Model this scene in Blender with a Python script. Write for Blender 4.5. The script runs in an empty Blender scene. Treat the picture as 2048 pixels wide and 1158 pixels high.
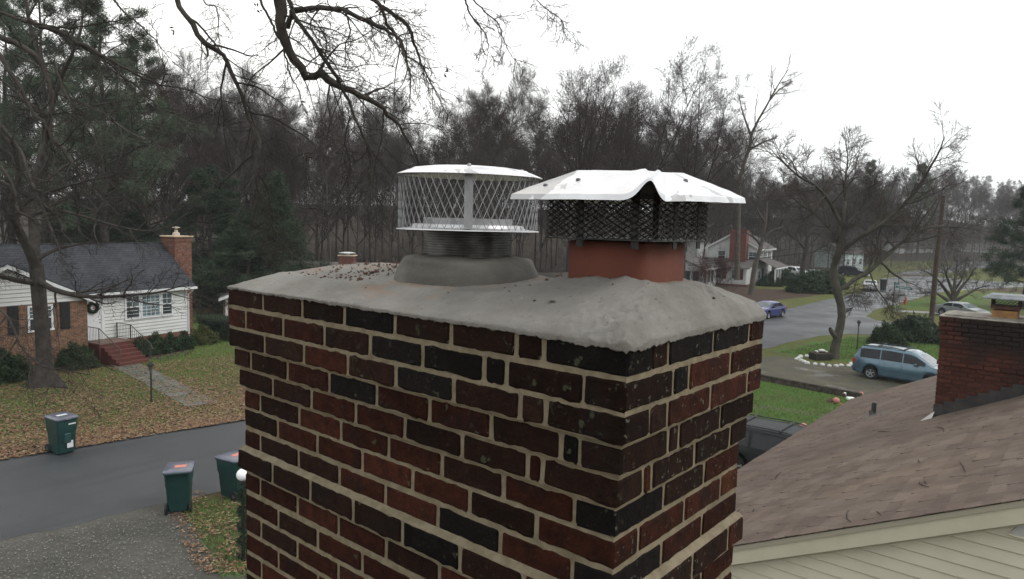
import bpy, bmesh, math, random, mathutils, mathutils.bvhtree, mathutils.geometry
import numpy as np
from mathutils import Vector, Matrix, noise
SC = bpy.context.scene
COL = SC.collection
rng = np.random.default_rng(11)
random.seed(5)

# ------------------------------------------------------------------ camera, sky, sun, exposure
CAM = np.array([.6972, -1.159, 7.6]); YAW, PIT, ROL = -.7015, -.0918, .0253; FPX = 1396.54
_f = np.array([math.sin(YAW)*math.cos(PIT), math.cos(YAW)*math.cos(PIT), math.sin(PIT)])
_r = np.array([math.cos(YAW), -math.sin(YAW), 0.]); _u = np.cross(_r, _f)
RT = math.cos(ROL)*_r + math.sin(ROL)*_u; UP = -math.sin(ROL)*_r + math.cos(ROL)*_u; FW = _f
cd = bpy.data.cameras.new('camera'); cam = bpy.data.objects.new('camera', cd); COL.objects.link(cam)
cam.matrix_world = Matrix(((RT[0], UP[0], -FW[0], CAM[0]), (RT[1], UP[1], -FW[1], CAM[1]), (RT[2], UP[2], -FW[2], CAM[2]), (0, 0, 0, 1)))
cd.sensor_width = 36; cd.lens = 36*FPX/2048; cd.clip_start = .05; cd.clip_end = 4000
SC.camera = cam
SC.view_settings.view_transform = 'Standard'; SC.view_settings.look = 'None'
SC.view_settings.gamma = 1; SC.view_settings.use_curve_mapping = False; SC.view_settings.exposure = 0
W = bpy.data.worlds.new('World'); SC.world = W; W.use_nodes = True
SUN_EL, SUN_ROT = 42, -64          # overcast: a veiled sun
nt = W.node_tree; nt.nodes.clear()
sky = nt.nodes.new('ShaderNodeTexSky'); sky.sky_type = 'NISHITA'; sky.sun_disc = False
sky.sun_elevation = math.radians(SUN_EL); sky.sun_rotation = math.radians(SUN_ROT); sky.air_density = 2; sky.dust_density = 6; sky.ozone_density = 1
mx = nt.nodes.new('ShaderNodeMix'); mx.data_type = 'RGBA'; mx.inputs[0].default_value = .88
mx.inputs[7].default_value = (14.6, 15.0, 15.1, 1)
bg = nt.nodes.new('ShaderNodeBackground'); bg.inputs[1].default_value = .1
wo = nt.nodes.new('ShaderNodeOutputWorld')
nt.links.new(sky.outputs[0], mx.inputs[6]); nt.links.new(mx.outputs[2], bg.inputs[0]); nt.links.new(bg.outputs[0], wo.inputs[0])
sl = bpy.data.lights.new('sun', 'SUN'); sl.energy = 1.5; sl.angle = math.radians(25); sl.color = (1, .97, .93)
so = bpy.data.objects.new('sun', sl); COL.objects.link(so)
_e, _a = math.radians(SUN_EL), math.radians(SUN_ROT)
sd = Vector((math.sin(-_a)*math.cos(_e), math.cos(_a)*math.cos(_e), math.sin(_e)))
so.rotation_euler = sd.to_track_quat('Z', 'Y').to_euler(); so.location = (0, 0, 60)
SC.cycles.max_bounces = 6; SC.cycles.diffuse_bounces = 3; SC.cycles.glossy_bounces = 3; SC.cycles.transmission_bounces = 4
SC.cycles.transparent_max_bounces = 8; SC.cycles.use_denoising = True

# ------------------------------------------------------------------ camera rays for measuring places on the ground
def ray(px, py):
    return FW + RT*(px-1024)/FPX - UP*(py-579)/FPX
def G(px, py, z=0.):
    d = ray(px, py); t = (z-CAM[2])/d[2]; q = CAM + d*t
    return Vector((q[0], q[1], z))
def D(px, py, dep):
    q = CAM + ray(px, py)*dep
    return Vector(q)

# ------------------------------------------------------------------ bookkeeping
def tag(o, label=None, cat=None, group=None, kind=None):
    if label: o['label'] = label
    if cat: o['category'] = cat
    if group: o['group'] = group
    if kind: o['kind'] = kind
    return o
def thing(name, label, cat, loc=(0, 0, 0), rz=0., group=None):
    o = bpy.data.objects.new(name, None); COL.objects.link(o); o.location = loc; o.rotation_euler = (0, 0, rz)
    o.empty_display_size = .2
    return tag(o, label, cat, group)
def link(name, me, parent=None, loc=(0, 0, 0), rot=None, kind=None):
    o = bpy.data.objects.new(name, me); COL.objects.link(o); o.location = loc
    if rot is not None: o.rotation_euler = rot
    if parent is not None: o.parent = parent
    if kind: o['kind'] = kind
    return o
def copy_tree(o, parent=None):
    c = o.copy(); COL.objects.link(c)
    if parent is not None: c.parent = parent
    for ch in o.children: copy_tree(ch, c)
    return c

# ------------------------------------------------------------------ mesh building
def npmesh(name, V, F, mat, smooth=False):
    V = np.asarray(V, np.float32).reshape(-1, 3); F = np.asarray(F, np.int32)
    me = bpy.data.meshes.new(name); k = F.shape[1]
    me.vertices.add(len(V)); me.vertices.foreach_set('co', V.ravel())
    me.loops.add(F.size); me.loops.foreach_set('vertex_index', F.ravel())
    me.polygons.add(len(F)); me.polygons.foreach_set('loop_start', np.arange(0, F.size, k, dtype=np.int32))
    if smooth: me.polygons.foreach_set('use_smooth', np.ones(len(F), bool))
    me.update(calc_edges=True); me.materials.append(mat)
    return me
class MB:
    def __init__(s): s.v = []; s.f = []
    def add(s, vs, fs, M=None):
        n = len(s.v)
        s.v += [tuple(M @ Vector(v)) if M is not None else tuple(v) for v in vs]
        s.f += [tuple(i+n for i in f) for f in fs]; return s
    def box(s, x0, x1, y0, y1, z0, z1, M=None):
        return s.add([(x0,y0,z0),(x1,y0,z0),(x1,y1,z0),(x0,y1,z0),(x0,y0,z1),(x1,y0,z1),(x1,y1,z1),(x0,y1,z1)],
                     [(0,3,2,1),(4,5,6,7),(0,1,5,4),(1,2,6,5),(2,3,7,6),(3,0,4,7)], M)
    def bbox(s, x0, x1, y0, y1, z0, z1, b=.01, M=None):     # box with chamfered edges
        bm = bmesh.new(); bmesh.ops.create_cube(bm, size=1)
        for v in bm.verts: v.co = Vector(((x0+x1)/2+v.co.x*(x1-x0), (y0+y1)/2+v.co.y*(y1-y0), (z0+z1)/2+v.co.z*(z1-z0)))
        bmesh.ops.bevel(bm, geom=bm.edges[:], offset=b, segments=1, affect='EDGES'); bm.verts.index_update()
        s.add([v.co.copy() for v in bm.verts], [[v.index for v in f.verts] for f in bm.faces], M); bm.free(); return s
    def poly(s, pts, M=None):
        return s.add(pts, [tuple(range(len(pts)))], M)
    def prism(s, pts, d, M=None):                            # polygon pts (3D) extruded by vector d
        n = len(pts); p = [Vector(q) for q in pts]; d = Vector(d)
        return s.add(p+[q+d for q in p], [tuple(range(n))[::-1], tuple(range(n, 2*n))]+[(i, (i+1) % n, n+(i+1) % n, n+i) for i in range(n)], M)
    def tube(s, pts, r, k=8, cap=True, M=None):
        P = [Vector(p) for p in pts]; n = len(P); R = r if hasattr(r, '__len__') else [r]*n; vs = []
        for i in range(n):
            t = (P[min(i+1, n-1)]-P[max(i-1, 0)]).normalized()
            a = Vector((0, 0, 1)) if abs(t.z) < .9 else Vector((1, 0, 0))
            u = t.cross(a).normalized(); w = t.cross(u)
            vs += [P[i]+(u*math.cos(2*math.pi*j/k)+w*math.sin(2*math.pi*j/k))*R[i] for j in range(k)]
        fs = [(i*k+j, i*k+(j+1) % k, (i+1)*k+(j+1) % k, (i+1)*k+j) for i in range(n-1) for j in range(k)]
        if cap: fs += [tuple(range(k))[::-1], tuple(range((n-1)*k, n*k))]
        return s.add(vs, fs, M)
    def lathe(s, prof, k=24, M=None, close=False):           # prof of (r, z) about z
        n = len(prof); vs = [(r*math.cos(2*math.pi*j/k), r*math.sin(2*math.pi*j/k), z) for r, z in prof for j in range(k)]
        fs = [(i*k+j, i*k+(j+1) % k, (i+1)*k+(j+1) % k, (i+1)*k+j) for i in range(n-1) for j in range(k)]
        if close: fs += [((n-1)*k+j, (n-1)*k+(j+1) % k, (j+1) % k, j) for j in range(k)]
        return s.add(vs, fs, M)
    def mesh(s, name, mat, smooth=False, sharp=None):
        me = bpy.data.meshes.new(name); me.from_pydata(s.v, [], s.f); me.update(); me.materials.append(mat)
        if smooth:
            me.polygons.foreach_set('use_smooth', [True]*len(me.polygons))
            if sharp: me.set_sharp_from_angle(angle=math.radians(sharp))
        return me
    def part(s, name, mat, parent=None, smooth=False, sharp=40, kind=None, loc=(0, 0, 0), rot=None):
        return link(name, s.mesh(name, mat, smooth, sharp if smooth else None), parent, loc, rot, kind)
def RZ(a): return Matrix.Rotation(a, 4, 'Z')
def RX(a): return Matrix.Rotation(a, 4, 'X')
def RY(a): return Matrix.Rotation(a, 4, 'Y')
def T(x, y, z): return Matrix.Translation((x, y, z))

# ------------------------------------------------------------------ materials
class NT:
    def __init__(s, name):
        s.m = bpy.data.materials.new(name); s.m.use_nodes = True; s.t = s.m.node_tree
        s.b = s.t.nodes['Principled BSDF']; s.geo = s.n('NewGeometry')
    def n(s, t, **k):
        q = s.t.nodes.new('ShaderNode'+t)
        for a, b in k.items(): setattr(q, a, b)
        return q
    def l(s, a, b): s.t.links.new(a, b); return s
    def noise(s, sc, det=4, rough=.55, vec=None, dist=0):
        q = s.n('TexNoise'); q.inputs['Scale'].default_value = sc; q.inputs['Detail'].default_value = det; q.inputs['Roughness'].default_value = rough
        q.inputs['Distortion'].default_value = dist
        s.l(vec or s.geo.outputs['Position'], q.inputs['Vector']); return q.outputs['Fac']
    def vor(s, sc, vec=None, feat='F1', out='Distance'):
        q = s.n('TexVoronoi', feature=feat); q.inputs['Scale'].default_value = sc
        s.l(vec or s.geo.outputs['Position'], q.inputs['Vector']); return q.outputs[out]
    def ramp(s, x, a, b, smooth=True):
        q = s.n('MapRange', interpolation_type='SMOOTHSTEP' if smooth else 'LINEAR'); q.inputs[1].default_value = a; q.inputs[2].default_value = b
        s.l(x, q.inputs[0]); return q.outputs[0]
    def math(s, op, a, b=0.):
        q = s.n('Math', operation=op)
        for i, v in ((0, a), (1, b)):
            if isinstance(v, (int, float)): q.inputs[i].default_value = v
            else: s.l(v, q.inputs[i])
        return q.outputs[0]
    def mix(s, f, a, b, blend='MIX'):
        q = s.n('Mix', data_type='RGBA', blend_type=blend)
        for i, v in ((0, f), (6, a), (7, b)):
            if isinstance(v, (int, float)): q.inputs[i].default_value = v
            elif isinstance(v, (tuple, list)): q.inputs[i].default_value = (*v[:3], 1)
            else: s.l(v, q.inputs[i])
        return q.outputs[2]
    def rnd(s): return s.n('ObjectInfo').outputs['Random']
    def bump(s, h, st=.3, dist=.01):
        q = s.n('Bump'); q.inputs['Strength'].default_value = st; q.inputs['Distance'].default_value = dist
        s.l(h, q.inputs['Height'])
        if s.b.inputs['Normal'].links: s.l(s.b.inputs['Normal'].links[0].from_socket, q.inputs['Normal'])
        s.l(q.outputs[0], s.b.inputs['Normal'])
    def hsv(s, c, v, h=None, sat=None):
        q = s.n('HueSaturation')
        s.l(c, q.inputs['Color'])
        for nm, x in (('Value', v), ('Hue', h), ('Saturation', sat)):
            if x is None: continue
            if isinstance(x, (int, float)): q.inputs[nm].default_value = x
            else: s.l(x, q.inputs[nm])
        return q.outputs[0]
    def set(s, col=None, rough=None, metal=None, spec=None):
        for nm, x in (('Base Color', col), ('Roughness', rough), ('Metallic', metal), ('Specular IOR Level', spec)):
            if x is None: continue
            if isinstance(x, (tuple, list)): s.b.inputs[nm].default_value = (*x[:3], 1)
            elif isinstance(x, (int, float)): s.b.inputs[nm].default_value = x
            else: s.l(x, s.b.inputs[nm])
        return s.m
def mat(name, c1, c2=None, sc=6., rough=.75, metal=0., spec=.3, bump=0., bsc=60., bd=.004, rnd=0., det=5, lo=.35, hi=.65):
    m = NT(name); c = None
    if c2 is not None: c = m.mix(m.ramp(m.noise(sc, det), lo, hi), c1, c2)
    if rnd:
        if c is None: c = m.mix(0., c1, c1)
        c = m.hsv(c, m.math('ADD', m.math('MULTIPLY', m.rnd(), 2*rnd), 1-rnd))
    if bump: m.bump(m.noise(bsc, 4), bump, bd)
    return m.set(c if c is not None else c1, rough, metal, spec)
# ================================================================== THE BRICK CHIMNEY
ZC = 7.377
CW, CD = 1.4224, .6164
OV = [.0346, .0346, .0346, .0227, .0123, 0, 0, 0, .0168, 0, 0, 0, 0, 0, 0]
ZT = [0.0, -.0673, -.1327, -.1992, -.2676, -.3371, -.4013, -.47, -.5375, -.6173, -.6906, -.7592, -.8281, -.897, -.966, -1.035]
ROWS = [([-1.249,-1.038,-.84,-.634,-.435,-.239,-.166],'bbbkbbbk',[.058,.129,.345,.556],'rbkkr'),
([-1.351,-1.138,-.931,-.73,-.53,-.33,-.265,-.061],'rrrbkkkbr',[.157,.229,.449],'bkrr'),
([-1.241,-1.03,-.825,-.628,-.424,-.224,-.156],'bbrbkbbb',[.062,.138,.345,.563],'bbrrr'),
([-1.344,-1.134,-.925,-.717,-.516,-.316,-.123,-.074],'bbrkrrbkr',[.171,.22,.434],'bbbb'),
([-1.234,-1.026,-.819,-.618,-.415,-.217,-.177],'bbrrbbrb',[.087,.125,.324,.525],'rrbbb'),
([-1.329,-1.108,-.902,-.694,-.494,-.295,-.099],'rbrrrbrr',[.206,.409],'kbr'),
([-1.227,-1.015,-.804,-.599,-.399,-.198],'brrrrbr',[.1,.311,.513],'rrro'),
([-1.331,-1.112,-.908,-.706,-.505,-.3,-.1],'rbbrrkrk',[.208,.411],'krr'),
([-1.231,-1.027,-.822,-.617,-.411,-.216],'bbbbkbr',[.115,.334,.538],'rbbr'),
([-1.333,-1.119,-.912,-.701,-.497,-.3,-.1],'rrrrbrrr',[.21,.424],'rbr'),
([-1.227,-1.013,-.802,-.599,-.4,-.2],'rbrrrbr',[.1,.31,.515],'rrrr'),
([-1.33,-1.12,-.912,-.7,-.5,-.3,-.1],'rbrrbrrr',[.21,.41],'rrb'),
([-1.228,-1.013,-.8,-.6,-.4,-.2],'rrrbrrr',[.1,.31,.515],'rrrr'),
([-1.33,-1.12,-.912,-.7,-.5,-.3,-.1],'rrbrrrbr',[.21,.41],'rrb'), ([-1.228,-1.013,-.8,-.6,-.4,-.2],'brrrrbr',[.1,.31,.515],'rrrr')]

def brick_mat(name, c1, c2, lich=.0):
    m = NT(name); P = m.geo.outputs['Position']
    c = m.mix(m.ramp(m.noise(26, 6, .65), .3, .7), c1, c2)
    c = m.hsv(c, m.math('ADD', m.math('MULTIPLY', m.rnd(), .8), .6))
    c = m.hsv(c, m.math('ADD', m.math('MULTIPLY', m.noise(120, 5, .75), 1.5), .25))
    c = m.mix(m.math('MULTIPLY', m.ramp(m.noise(9, 3), .5, .72), .6), c, (.012, .010, .009))   # soot
    lm = m.math('MULTIPLY', m.ramp(m.noise(75, 3, .5), .635, .675), m.ramp(m.noise(7.5, 2), .44, .56))
    nx_ = m.n('SeparateXYZ'); m.l(m.geo.outputs['Normal'], nx_.inputs[0]); fx_ = m.ramp(nx_.outputs[0], .3, .7)
    lm = m.math('MULTIPLY', lm, m.math('ADD', m.math('MULTIPLY', fx_, .60), .14))
    c = m.mix(m.math('MULTIPLY', lm, .75), c, (.15, .15, .115))                                     # lichen specks
    l2 = m.math('MULTIPLY', m.ramp(m.noise(38, 3, .5), .66, .69), m.ramp(m.noise(5, 2), .5, .58))
    c = m.mix(m.math('MULTIPLY', l2, .35), c, (.11, .125, .075))
    m.bump(m.noise(160, 5, .75), .8, .005); m.bump(m.noise(38, 4), .7, .008)
    return m.set(c, .88, 0, .08)
BM = {'r': brick_mat('red brick', (.046, .0140, .0078), (.022, .0082, .0056)),
      'b': brick_mat('brown brick', (.0215, .0098, .0064), (.0120, .0065, .0050)),
      'k': brick_mat('burnt black brick', (.0060, .0056, .0056), (.0100, .0072, .0064)),
      'o': brick_mat('orange brick', (.085, .030, .014), (.05, .018, .010))}
def mortar_mat():
    m = NT('sand mortar')
    c = m.mix(m.ramp(m.noise(30, 6, .6), .3, .7), (.145, .118, .076), (.215, .180, .122))
    c = m.mix(m.math('MULTIPLY', m.ramp(m.noise(7, 3), .5, .75), .45), c, (.10, .085, .06))
    m.bump(m.noise(240, 4, .7), .5, .003); m.bump(m.noise(45, 3), .35, .005)
    return m.set(c, .9, 0, .15)
MORT = mortar_mat()

def brick_mesh(i, L, Dp, H, mtl):
    # chipped, slightly uneven brick: a box of short segments with rounded arrises
    nx = 8 if L > .12 else 3; r = random.Random(i)
    xs = [-L/2, -L/2+.004]+[-L/2+.004+(L-.008)*k/nx for k in range(1, nx)]+[L/2-.004, L/2]
    ring = [(-Dp/2, -H/2+.004), (-Dp/2+.004, -H/2), (Dp/2-.004, -H/2), (Dp/2, -H/2+.004), (Dp/2, H/2-.004), (Dp/2-.004, H/2), (-Dp/2+.004, H/2), (-Dp/2, H/2-.004)]
    V = []; F = []
    for k, x in enumerate(xs):
        s = .0035 if k in (0, len(xs)-1) else 0
        for a, b in ring:
            ch = .0034 if r.random() < .7 else .0085
            V.append((x+r.uniform(-.0012, .0012), a*(1-s/abs(Dp)*2)+r.uniform(-.0005, .0011), b*(1-s/H*2)+r.uniform(-ch, ch)*.55))
    n = 8
    for k in range(len(xs)-1):
        F += [(k*n+j, k*n+(j+1) % n, (k+1)*n+(j+1) % n, (k+1)*n+j) for j in range(n)]
    F += [tuple(range(n))[::-1], tuple(range((len(xs)-1)*n, len(xs)*n))]
    me = bpy.data.meshes.new('brick'); me.from_pydata(V, [], F); me.update(); me.materials.append(mtl); return me
chim = thing('brick_chimney', 'large soot darkened brick chimney with smooth cement crown and corbelled top filling the foreground', 'chimney', (0, 0, ZC))
BD = .095
_mc = {}
def put_brick(axis, a, b, face, z0, z1, col, i):
    L, H = b-a, z1-z0
    key = (round(L/.012), round(H/.004), col, i % 4)
    if key not in _mc: _mc[key] = (brick_mesh(len(_mc)*7+3, L, BD, H, BM[col]), L, H)
    me, L0, H0 = _mc[key]
    if axis == 'x': loc = ((a+b)/2, face+BD/2, (z0+z1)/2); rz = 0
    elif axis == 'y': loc = (face-BD/2, (a+b)/2, (z0+z1)/2); rz = math.pi/2
    elif axis == 'bx': loc = ((a+b)/2, face-BD/2, (z0+z1)/2); rz = math.pi
    else: loc = (face+BD/2, (a+b)/2, (z0+z1)/2); rz = -math.pi/2
    o = link('brick', me, chim, loc, (random.uniform(-.006, .006), random.uniform(-.006, .006), rz+random.uniform(-.004, .004)))
    o.scale = (L/L0, 1, H/H0)
    return o
JT = .0062; BH = .0555
hidden = MB(); mort = MB()
bi = 0
def jitter_box(mb, x0, x1, y0, y1, z0, z1, n=60):
    # closed ring wall (rectangular tube) with slightly wavy faces: the mortar bed seen between bricks
    per = []
    for k in range(n): per.append((x0+(x1-x0)*k/n, y0))
    for k in range(n//2): per.append((x1, y0+(y1-y0)*k/(n//2)))
    for k in range(n): per.append((x1-(x1-x0)*k/n, y1))
    for k in range(n//2): per.append((x0, y1-(y1-y0)*k/(n//2)))
    m = len(per); V = []; F = []
    cx, cy = (x0+x1)/2, (y0+y1)/2
    for z in (z0, (z0+z1)/2, z1):
        for x, y in per:
            q = noise.noise(Vector((x*28, y*28, z*40)))*.0016
            V.append((x+math.copysign(q if abs(x-x0) < 1e-6 or abs(x-x1) < 1e-6 else 0, x-cx), y+math.copysign(q if abs(y-y0) < 1e-6 or abs(y-y1) < 1e-6 else 0, y-cy), z))
    for a in range(2): F += [(a*m+k, a*m+(k+1) % m, (a+1)*m+(k+1) % m, (a+1)*m+k) for k in range(m)]
    F += [tuple(range(m))[::-1], tuple(range(2*m, 3*m))]
    mb.add(V, F)
for i, (xs, lc, ys, rc) in enumerate(ROWS):
    e = OV[i]; zt = ZT[i]; zb = (-.5441 if i == 8 else zt)-BH
    X = [-CW-e]+xs+[e]; Y = [-e]+ys+[CD+e]
    odd = i % 2
    # corner brick shows on both faces: the long one is built, the header end is its end face
    ll = X[-1]-X[-2]; lr = Y[1]-Y[0]
    left_long = ll > lr
    for k in range(len(X)-1):
        if k == len(X)-2 and not left_long: continue
        a, b = X[k]+(JT if k else 0), X[k+1]-(JT if k < len(X)-2 else 0)
        put_brick('x', a, b, -e, zb, zt, lc[k], bi); bi += 1
    for k in range(len(Y)-1):
        if k == 0 and left_long: continue
        a, b = Y[k]+(JT if k else 0), Y[k+1]-(JT if k < len(Y)-2 else 0)
        put_brick('y', a, b, e, zb, zt, rc[k], bi); bi += 1
    # far faces (never toward the camera): joined
    st = .1 if odd else .205
    x = -CW-e
    while x < e-.03:
        x1 = min(x+.203 if x > -CW-e else x+st, e); hidden.bbox(x+JT, x1-JT, CD+e-BD, CD+e, ZC*0+zb, zt, .004); x = x1
    y = BD
    while y < CD-BD-.03:
        y1 = min(y+.203, CD-BD); hidden.bbox(-CW-e, -CW-e+BD, y+JT, y1-JT, zb, zt, .004); y = y1
    zn = ZT[i+1]
    g = .0045
    jitter_box(mort, -CW-e+g, e-g, -e+g, CD+e-g, zb-.002, zt)
    # bed joint under this course, flush with the deeper of the two courses
    e2 = OV[i+1] if i+1 < len(OV) else 0
    em = min(e, e2)
    jitter_box(mort, -CW-em+.0035, em-.0035, -em+.0035, CD+em-.0035, zn-.001, zb+.001)
    if e2 > e:   # sloped wash on top of a projecting course
        a0, a1 = e-.001, e2-.002
        for (p0, p1, q0, q1) in (((-CW-a0, -a0), (a0, -a0), (-CW-a1, -a1), (a1, -a1)), ((a0, -a0), (a0, CD+a0), (a1, -a1), (a1, CD+a1))):
            n = 40
            V = []
            for k in range(n+1):
                t = k/n; w = noise.noise(Vector((t*30, i, 0)))*.002
                A = (p0[0]+(p1[0]-p0[0])*t, p0[1]+(p1[1]-p0[1])*t); B = (q0[0]+(q1[0]-q0[0])*t, q0[1]+(q1[1]-q0[1])*t)
                V += [(A[0], A[1], zb+.003+w), ((A[0]+B[0])/2, (A[1]+B[1])/2, (zb+zn)/2+.004), (B[0], B[1], zn+.0015)]
            mort.add(V, [(3*k+j, 3*k+3+j, 3*k+4+j, 3*k+1+j) for k in range(n) for j in range(2)])
mort.part('mortar', MORT, chim)
hidden.part('back_bricks', BM['b'], chim, kind='stuff')
# shaft below the picture: brick courses run on down to the ground
def shaft_mat():
    m = NT('brickwork lower shaft'); q = m.n('TexBrick'); q.inputs['Scale'].default_value = 1
    mp = m.n('Mapping'); m.l(m.geo.outputs['Position'], mp.inputs[0]); mp.inputs[2].default_value = (math.pi/2, 0, 0)
    m.l(mp.outputs[0], q.inputs[0]); q.inputs['Color1'].default_value = (.05, .018, .012, 1); q.inputs['Color2'].default_value = (.03, .013, .01, 1)
    q.inputs['Mortar'].default_value = (.25, .2, .14, 1); q.inputs['Brick Width'].default_value = .203; q.inputs['Row Height'].default_value = .0677; q.inputs['Mortar Size'].default_value = .006
    return m.set(q.outputs[0], .9)
MB().box(-CW, 0, 0, CD, -ZC, -1.02).part('shaft', shaft_mat(), chim)

# ---- cement crown: rounded wash with ragged lower edge
def crown_mat():
    m = NT('trowelled cement'); 
    c = m.mix(m.ramp(m.noise(5, 6, .6), .3, .7), (.145, .136, .122), (.210, .198, .180))
    c = m.mix(m.math('MULTIPLY', m.ramp(m.noise(2.6, 4), .5, .7), .35), c, (.155, .135, .11))
    c = m.mix(m.math('MULTIPLY', m.ramp(m.noise(75, 5, .75), .585, .70), .75), c, (.06, .053, .045))
    c = m.mix(m.math('MULTIPLY', m.ramp(m.noise(14, 6, .7), .5, .7), .3), c, (.16, .15, .135))
    c = m.mix(m.math('MULTIPLY', m.ramp(m.noise(18, 3, .6), .60, .8), .5), c, (.28, .27, .25))
    gz = m.n('SeparateXYZ'); m.l(m.geo.outputs['Normal'], gz.inputs[0])
    rust = m.math('MULTIPLY', m.ramp(m.noise(4.3, 3), .52, .66), m.ramp(gz.outputs[2], .93, .985))
    c = m.mix(m.math('MULTIPLY', rust, .45), c, (.235, .15, .095))
    m.bump(m.noise(190, 5, .75), .55, .004); m.bump(m.noise(28, 5, .6), .5, .010)
    return m.set(c, .88, 0, .2)
CRM = crown_mat()
PX, PY = -.715, .308
FX, FY, FA = -.1822, .308, .1085
def crown():
    e = OV[0]
    prof = [(.006, -.004), (-.004, -.0015), (-.005, .005), (.004, .0115), (.02, .020), (.045, .0315), (.07, .0425), (.090, .0510), (.098, .0535), (.125, .0560), (.16, .0650), (.2, .0730), (.25, .079), (.3, .083), (.338, .085)]
    # resample finely
    ts = np.linspace(0, len(prof)-1, 84); pa = np.array(prof)
    ins = np.interp(ts, range(len(prof)), pa[:, 0]); zs = np.interp(ts, range(len(prof)), pa[:, 1])
    x0, x1, y0, y1 = -CW-e, e, -e, CD+e
    N = 760; V = []
    for iv, (ii, zz) in enumerate(zip(ins, zs)):
        j_ = max(ii, 0); a0, a1, b0, b1 = x0+ii+j_*-.42, x1-ii+j_*.05, y0+ii+j_*.35, y1-ii+j_*.38
        rc = max(.004, min(.05, .012+ii*.5)); rc = min(rc, (b1-b0)/2-.001)
        w, h = a1-a0-2*rc, b1-b0-2*rc
        segs = [w, math.pi/2*rc, h, math.pi/2*rc]*2
        # use parameter of the outer outline so rings line up
        W0, H0 = x1-x0, y1-y0; r0 = .012
        S0 = [W0-2*r0, math.pi/2*r0*3, H0-2*r0, math.pi/2*r0*3]*2; tot = sum(S0)
        for k in range(N):
            s = k/N*tot; j = 0
            while s > S0[j]: s -= S0[j]; j += 1
            t = s/S0[j]
            if j == 0: p = (a0+rc+w*t, b0)
            elif j == 1: an = -math.pi/2+math.pi/2*t; p = (a1-rc+rc*math.cos(an), b0+rc+rc*math.sin(an))
            elif j == 2: p = (a1, b0+rc+h*t)
            elif j == 3: an = math.pi/2*t; p = (a1-rc+rc*math.cos(an), b1-rc+rc*math.sin(an))
            elif j == 4: p = (a1-rc-w*t, b1)
            elif j == 5: an = math.pi/2+math.pi/2*t; p = (a0+rc+rc*math.cos(an), b1-rc+rc*math.sin(an))
            elif j == 6: p = (a0, b1-rc-h*t)
            else: an = math.pi+math.pi/2*t; p = (a0+rc+rc*math.cos(an), b0+rc+rc*math.sin(an))
            x, y = p; z = zz
            q = Vector((x, y, zz*1.5))
            edge = max(0., 1-iv/20.)
            z += noise.noise(q*4)*.004*min(1, iv/17)+noise.noise(q*14)*.0014+noise.noise(q*46)*.0018*(.6+1.6*edge)+noise.noise(q*110)*.0008
            # right end of the crown stands fuller than the left one
            if iv > 9: z -= .006*min(1, max(0, (-x-.75)/.3))*min(1, (iv-9)/14)
            if iv > 9: z += (.013*min(1, max(0, (x+.55)/.5))+.010*min(1, max(0, (x+.32)/.22)))*min(1, (iv-9)/14)
            if iv > 20:
                dd_ = max(0, max(abs(x-FX), abs(y-FY))-FA); z += .022*math.exp(-(dd_/.085)**2)
                for (mx_, my_, mr_, mh_) in ((FX+.072, FY-FA-.012, .03, .008), (FX+.112, FY-FA+.015, .03, .008), (FX-.02, FY-FA-.008, .03, .004)): z += mh_*math.exp(-((x-mx_)**2+(y-my_)**2)/mr_**2)*(1+.5*noise.noise(q*60))
                z += -.006*math.exp(-((math.hypot(x-PX, y-PY)-.25)/.03)**2)
            rag = noise.noise(Vector((x*26, y*26, 3)))*.0022+noise.noise(Vector((x*75, y*75, 9)))*.003+max(0, noise.noise(Vector((x*140, y*140, 5))))*.007
            if iv < 13: z += -rag*edge-.002*edge
            # rough torn patch near the front corner and under the right edge
            rg = math.exp(-((x-.0)**2+(y-.02)**2)/.016)+.55*math.exp(-((y-.42)**2)/.02)*(1 if x > -.05 else 0)
            if iv < 50: z += abs(noise.noise(q*32))*-.016*rg+noise.noise(q*75)*.007*rg
            out = noise.noise(q*9)*.002+noise.noise(q*40)*.0014
            nx = (x-(x0+x1)/2)/(W0/2); ny = (y-(y0+y1)/2)/(H0/2); g = max(0, 1-iv/38.)
            V.append((x+out*g*(1 if abs(nx) > .9 else 0)*math.copysign(1, nx), y+out*g*(1 if abs(ny) > .85 else 0)*math.copysign(1, ny), z))
    n = len(ins)
    F = [(i*N+k, i*N+(k+1) % N, (i+1)*N+(k+1) % N, (i+1)*N+k) for i in range(n-1) for k in range(N)]
    F.append(tuple(range((n-1)*N, n*N)))
    me = bpy.data.meshes.new('cement_crown'); me.from_pydata(V, [], F); me.update(); me.materials.append(CRM)
    me.polygons.foreach_set('use_smooth', [True]*len(me.polygons))
    link('cement_crown', me, chim)
    return mathutils.bvhtree.BVHTree.FromPolygons([Vector(v) for v in V], F)
CRT = crown()
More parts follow.
